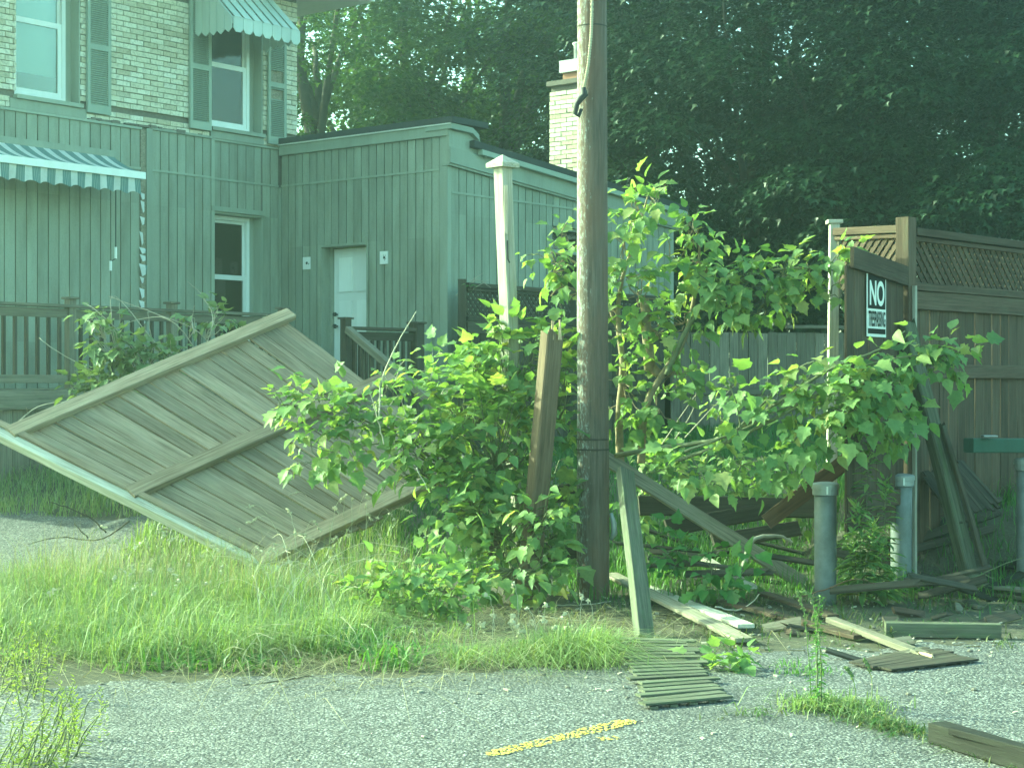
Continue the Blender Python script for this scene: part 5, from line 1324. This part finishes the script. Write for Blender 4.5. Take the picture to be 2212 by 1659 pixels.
for lab, bx, hs in (("leafy weed mound under the fallen branch, beside the gate", (1900, 1980, 1130, 1180), (.3, .6)), ("leafy weed mound at the gate's lower left", (1780, 1880, 1110, 1150), (.3, .55)), ("weed mound behind the long propped plank", (1480, 1640, 1120, 1170), (.25, .5)), ("weed mound around the foot of the leaning plank", (1640, 1740, 1195, 1245), (.12, .25)), ("weed tuft beside the right bollard's foot", (1960, 1990, 1255, 1285), (.15, .3))):
    st_l = []
    for i in range(16 if hs[1] > .3 else 10):
        a = on(rnd.uniform(bx[0], bx[1]), rnd.uniform(bx[2], bx[3]), 0); st_l.append((a, a + Vector((rnd.uniform(-.15, .15), rnd.uniform(-.15, .1), rnd.uniform(*hs)))))
    goldenrod(lab, st_l, .16, "weed_clump", M['weed'], "low weed mounds in the debris", False, 40)

# ---------------------------------------------------------------- grass
def vn(x, y, s=1.0): return .5 + .25 * np.sin(x * 2.3 * s + 1.1 * y * s) + .25 * np.sin(y * 3.1 * s - x * 1.3 * s + 2)
def grass(name, lab, pts, h, wd, m, lean=.5, droop=.5, cat="grass"):
    n = len(pts); a = RG.uniform(0, 2 * np.pi, n); hh = h * RG.uniform(.45, 1.15, n); d = np.stack([np.cos(a), np.sin(a), 0 * a], 1); s = np.stack([-np.sin(a), np.cos(a), 0 * a], 1)
    ln = (lean * RG.random(n) ** .9)[:, None]; b_ = np.column_stack([pts, gz(pts[:, 0], pts[:, 1])])
    w_ = (wd * RG.uniform(.6, 1.3, n))[:, None]
    hh = hh * (.55 + .75 * vn(pts[:, 0], pts[:, 1], 2.3))
    m1 = b_ + d * (hh[:, None] * ln * .35) + ZN * (hh * .55)[:, None]; tp = b_ + d * (hh[:, None] * ln * (.6 + droop)) + ZN * (hh * np.maximum(.12, 1 - .45 * ln[:, 0] * droop))[:, None]
    v = np.stack([b_ - s * w_, b_ + s * w_, m1 + s * w_ * .8, m1 - s * w_ * .8, tp], 1)
    f = (np.array([(0, 1, 2), (0, 2, 3), (3, 2, 4)])[None] + (np.arange(n) * 5)[:, None, None]).reshape(-1, 3)
    return tag(put(name, npmesh(name, v.reshape(-1, 3), f, np.repeat(RG.random(n), 5)), m), lab, cat, kind="stuff")
def scatter(n, x0, x1, y0, y1, keep=None, clump=.0, cn=60):
    if clump:
        cs = np.column_stack([RG.uniform(x0, x1, cn), RG.uniform(y0, y1, cn)]); p = cs[RG.integers(cn, size=n)] + RG.normal(0, clump, (n, 2))
    else: p = np.column_stack([RG.uniform(x0, x1, n), RG.uniform(y0, y1, n)])
    if keep is not None: p = p[keep(p[:, 0], p[:, 1])]
    return p
def kleft(x, y):
    near = np.interp(x, [-6, -3.2, -2.2, -1.6, -.9, -.4], [8.2, 8.75, 9.35, 9.9, 10.2, 10.8]); dens = np.clip((y - near) / 1.5, 0, 1) * (.4 + .6 * vn(x, y))
    return (RG.random(len(x)) < dens) & (x < -.55 - .1 * (y - 11))
grass("tall_grass", "tall light green grass in front of the collapsed panel", scatter(26000, -6, .3, 8.6, 13.4, kleft), .42, .0024, M['grass'], 1.2, .8)
grass("tall_grass", "dense grass tufts in front of the collapsed panel", scatter(15000, -5, -.6, 9.4, 13.0, lambda x, y: (x < -.95) & (y > 9.5 + .3 * np.sin(x * 4)), .15, 110), .36, .0026, M['grass'], 2.0, 1.0)
grass("seed_grass", "pale wispy seed grass rising in front of the collapsed panel", scatter(2000, -4.6, -1.1, 11.6, 13.0, None, .24, 46), .58, .0019, M['grass_dry'], .9, .9)
grass("broad_weeds", "low broad weeds mixed into the left grass", scatter(5000, -5, -.2, 9.2, 13.0, lambda x, y: (x < -.5) & (y > 9.3), .12, 80), .16, .008, M['weed'], 1.6, .8)
grass("dry_grass", "flattened straw at the edge between grass and dirt", scatter(5000, -4, 1.2, 9.0, 11.6, lambda x, y: RG.random(len(x)) < vn(x, y, 2.0), .25, 60), .16, .0022, M['grass_dry'], 6.0, 2.0)
grass("grass_tuft", "bright grass tufts on the dirt before the utility pole", np.concatenate([scatter(1500, .0, .6, 9.4, 10.3, None, .11, 9), scatter(420, -.85, -.1, 9.5, 10.6, None, .06, 9)]), .22, .0026, M['grass'], 2.4, 1.0)
grass("lawn", "sunlit lawn behind the debris and the saplings", scatter(60000, -2, 9, 13.6, 27, lambda x, y: x > -1.5), .14, .006, M['grass_dk'], .8, .5)
grass("lawn", "long grass at the left behind the collapsed panel", scatter(22000, -8, -1, 14.2, 20, lambda x, y: ~((x < -3.4) & (y < 16.3))), .22, .005, M['grass'], .9, .6)
grass("rough_grass", "scattered rough grass among the debris at the right", scatter(9000, .4, 5.5, 12.3, 16, lambda x, y: RG.random(len(x)) < .35 + .65 * vn(x, y, 2)), .24, .004, M['weed'], 1.0, .6)
crk = []
for (xa, ya, xb, yb, n, sd) in ((1745, 1520, 1900, 1568, 900, .07), (1900, 1572, 2060, 1610, 420, .05), (2060, 1610, 2260, 1665, 380, .07), (1480, 1562, 1740, 1540, 40, .03)):
    a, b_ = G(xa, ya), G(xb, yb); cs = RG.random(14); f = np.clip(cs[RG.integers(14, size=n)] + RG.normal(0, .03, n), -.05, 1.05)[:, None]
    crk.append(np.array(a.xy) * (1 - f) + np.array(b_.xy) * f + RG.normal(0, sd, (n, 2)))
grass("crack_grass", "low grass growing along a crack in the asphalt at bottom right", np.concatenate(crk), .075, .0034, M['grass_mix'], 2.4, .9)
a_ = G(1790, 1535); grass("crack_grass", "taller grass clump round the spiked weed in the crack", np.array(a_.xy) + RG.normal(0, 1, (700, 2)) * np.array((.13, .09)) + np.array((.05, 0)), .12, .0034, M['grass'], 1.8, .9)
grass("rubble_weeds", "sparse weeds and straw in the dirt among the broken planks", scatter(2600, .7, 4.6, 10.2, 12.8, lambda x, y: RG.random(len(x)) < .6, .16, 46), .11, .0045, M['grass_mix'], 2.6, .9)
grass("crack_grass", "small green tuft on the asphalt right of the leaf clump", scatter(160, 1.5, 1.75, 9.2, 9.5, None, .06, 3), .06, .003, M['weed'], 1.2, .6)

# dry stems and seed heads
def dry(lab, bases, h, group, m=None, arch=.6, head=True, name="dry_weed", r=.0028):
    t = thing(name, lab, "weed", bases[0], group); q = MB(); hd = MB()
    for b_ in bases:
        b_ = Vector(b_); a = rnd.uniform(0, 6.28); hh = h * rnd.uniform(.6, 1.2); d = Vector((math.cos(a), math.sin(a) * .6, 0)) * hh * arch * rnd.uniform(.2, 1)
        pts = curve([b_, b_ + d * .25 + ZZ * hh * .55, b_ + d * .7 + ZZ * hh * .95, b_ + d * 1.15 + ZZ * hh * rnd.uniform(.75, 1.05)], 4, .004)
        q.tube(pts, [r * (1 - .5 * i / len(pts)) for i in range(len(pts))], 4, False)
        if head:
            for i in range(7):
                p = pts[-1].lerp(pts[-4], rnd.random()) + Vector(rv(.006)); s = rnd.uniform(.004, .009); hd.box(p, (Vector(rv(1)).normalized(), Vector((0, 0, 1)), Vector((1, 0, 0))), (s, s * .6, s * .7))
    tag(q.build("stems", m or M['straw'], t), kind="stuff")
    if hd.v: tag(hd.build("seed_heads", M['straw'], t), kind="stuff")
dry("wiry bleached weed stems in front of the panel's lower right", [on(rnd.uniform(630, 800), rnd.uniform(1225, 1275), 0) for _ in range(34)], .58, "dry weeds in the left grass", None, .7)
dry("pale arching stems at the panel's bottom corner", [on(rnd.uniform(430, 640), rnd.uniform(1225, 1330), 0) for _ in range(26)], .38, "dry weeds in the left grass", None, .9)
dry("tall thin seed stems in the middle of the left grass", [on(rnd.uniform(180, 420), rnd.uniform(1230, 1390), 0) for _ in range(26)], .42, "dry weeds in the left grass", M['grass'], .8)
dry("long straw stems sweeping right out of the left grass", [on(rnd.uniform(560, 760), rnd.uniform(1320, 1400), 0) for _ in range(24)], .5, "dry weeds in the left grass", None, 1.6, False)
dry("drooping seed stems before the utility pole", [on(rnd.uniform(1020, 1320), rnd.uniform(1350, 1420), 0) for _ in range(22)], .24, "dry weeds in the left grass", None, .8)
dry("straw lying flat along the dirt edge", [on(rnd.uniform(400, 900), rnd.uniform(1400, 1450), 0) for _ in range(30)], .16, "dry weeds in the left grass", None, 2.4, False)
# tall crack weed
def crackweed():
    b0 = G(1768, 1535); d = b0.y
    goldenrod("tall single weed with a seeded spike in the asphalt crack", [(b0, P(1772, 1285, d)), (b0 + Vector((.02, .02, 0)), P(1764, 1330, d))], .06, "spiked_weed", M['weed'], None, True, 80)
    t = thing("seed_stalk", "two thin arching seed stalks beside the spiked weed", "weed", b0); q = MB()
    for pts in (((1752, 1530), (1748, 1440), (1738, 1330), (1722, 1278)), ((1762, 1530), (1766, 1400), (1756, 1300), (1734, 1277)), ((1880, 1545), (1884, 1480), (1876, 1440), (1866, 1425)), ((1850, 1550), (1848, 1490), (1838, 1455), (1828, 1443))):
        c = limb(q, [P(x, y, d + .1) for x, y in pts], .0035, .0022, 6, 4, .002)
        for p in c[-9:]:
            for _ in range(4): q.box(p + Vector(rv(.004)), (Vector(rv(1)).normalized(), ZZ, Vector((1, 0, 0))), (.005, .003, .003))
    q.build("stalk", M['grass'], t)
crackweed()
# weeds at the bottom left, their backlit yellow put into the leaf colour
def yellow():
    for i, (lab, bx, n, h) in enumerate((("weed clump tinted backlit yellow at the very bottom left corner", (-40, 110, 1640, 1700), 26, .34), ("sparser weed tinted backlit yellow behind the corner clump", (-40, 90, 1480, 1560), 18, .34), ("sprig tinted backlit yellow leaning right of the corner clump", (90, 180, 1600, 1660), 9, .24))):
        st_l = []
        for k in range(n):
            a = on(rnd.uniform(bx[0], bx[1]), rnd.uniform(bx[2], bx[3]), 0); st_l.append((a, a + Vector((rnd.uniform(-.06, .16), rnd.uniform(-.08, .08), h * rnd.uniform(.5, 1.1)))))
        goldenrod(lab, st_l, .05, "backlit_weed", M['weed_backlit'], "weeds tinted backlit yellow at the bottom left", True, 40)
yellow()
# dead branches
def deadbranch(lab, lst, r=.007, m=None):
    q = MB(); base = P(*lst[0][0])
    t = thing("dead_branch", lab, "branch", base)
    for pts in lst: limb(q, [P(*p) for p in pts], r, r * .4, 6, 5)
    q.build("branch", m or M['twig'], t, True)
deadbranch("bent pale dead branch arching out of the rubble", [[(1606, 1230, 12.6), (1618, 1180, 12.6), (1640, 1160, 12.6), (1690, 1160, 12.7), (1712, 1172, 12.7)]], .022)
deadbranch("dark twiggy branch sticking out from the panel's low edge", [[(280, 1125, 13.9), (215, 1165, 13.9), (130, 1160, 13.8), (60, 1175, 13.8)], [(230, 1150, 13.9), (180, 1110, 13.9), (110, 1085, 13.9)], [(190, 1162, 13.9), (160, 1130, 13.9)]], .008, M['bark_dark'])
deadbranch("reddish dry stalk arching past the left bollard", [[(1722, 1292, 11.6), (1790, 1270, 11.6), (1850, 1250, 11.6), (1890, 1262, 11.6)]], .006, M['wood_red'])
deadbranch("curved green-white twig lying over the planks", [[(1545, 1310, 11.6), (1590, 1318, 11.6), (1625, 1300, 11.6), (1640, 1282, 11.6)]], .007)
deadbranch("long thin vine arching at the right edge", [[(2080, 1262, 12.2), (2130, 1235, 12.2), (2190, 1210, 12.2), (2240, 1200, 12.2)], [(2120, 1240, 12.2), (2150, 1250, 12.2)]], .006, M['bark_green'])
deadbranch("bare broken stems standing before the back fence", [[(1430, 960, 13.4), (1470, 900, 13.4), (1518, 832, 13.4)], [(1480, 945, 13.4), (1540, 880, 13.4), (1597, 822, 13.4)], [(1450, 960, 13.4), (1495, 890, 13.4), (1505, 830, 13.4)]], .006)
deadbranch("sticks lying in front of the utility pole base", [[(1180, 1308, 12.0), (1260, 1306, 12.0), (1320, 1298, 12.0)], [(1160, 1330, 11.4), (1260, 1340, 11.3), (1330, 1336, 11.4)], [(900, 1010, 12.2), (925, 1060, 12.2)]], .006)
deadbranch("thin dark stick lying on the asphalt at the lower left", [[(525, 1482, 8.86), (600, 1472, 8.98), (690, 1456, 9.2)]], .008, M['bark_dark'])
deadbranch("dry tangle of twigs on top of the back fence's left end", [[(985, 640, 21.0), (1010, 612, 21.0), (1045, 590, 21.0)], [(1000, 630, 21.0), (1030, 605, 21.0), (1060, 622, 21.0)], [(1005, 640, 21.0), (1028, 600, 21.0)], [(1020, 625, 21.0), (1055, 605, 21.0)]], .007)
# litter: chips, stones, dead leaves
q = MB()
for i in range(700):
    zone = rnd.random()
    if zone < .45: x, y = rnd.uniform(-3.2, 2.2), rnd.uniform(8.6, 12)
    elif zone < .9: x, y = rnd.uniform(.4, 4.2), rnd.uniform(9.4, 12.6)
    else: x, y = rnd.uniform(-2.5, 2.8), rnd.uniform(7, 9)
    s = .004 + .014 * rnd.random() ** 2.5; a = rnd.uniform(0, 6.28)
    q.box((x, y, g(x, y) + .014 + s * .2), ((math.cos(a), math.sin(a), rnd.uniform(-.3, .3)), (-math.sin(a), math.cos(a), rnd.uniform(-.2, .2)), (0, 0, 1)), (s, s * rnd.uniform(.2, .8), s * .25))
tag(q.build("litter", M['twig']), "pale wood chips and bits of litter strewn over dirt and asphalt", "litter", kind="stuff")
q = MB()
for i in range(240):
    x, y = rnd.uniform(-3, 3.5), rnd.uniform(8.3, 12.4); s = rnd.uniform(.005, .02); q.lathe((x, y, g(x, y) + .01), [(s * .7, 0), (s, s * .4), (s * .5, s * .8)], 6)
tag(q.build("pebbles", M['galv'] if False else M['mortar']), "small stones lying on dirt and asphalt", "stones", kind="stuff")
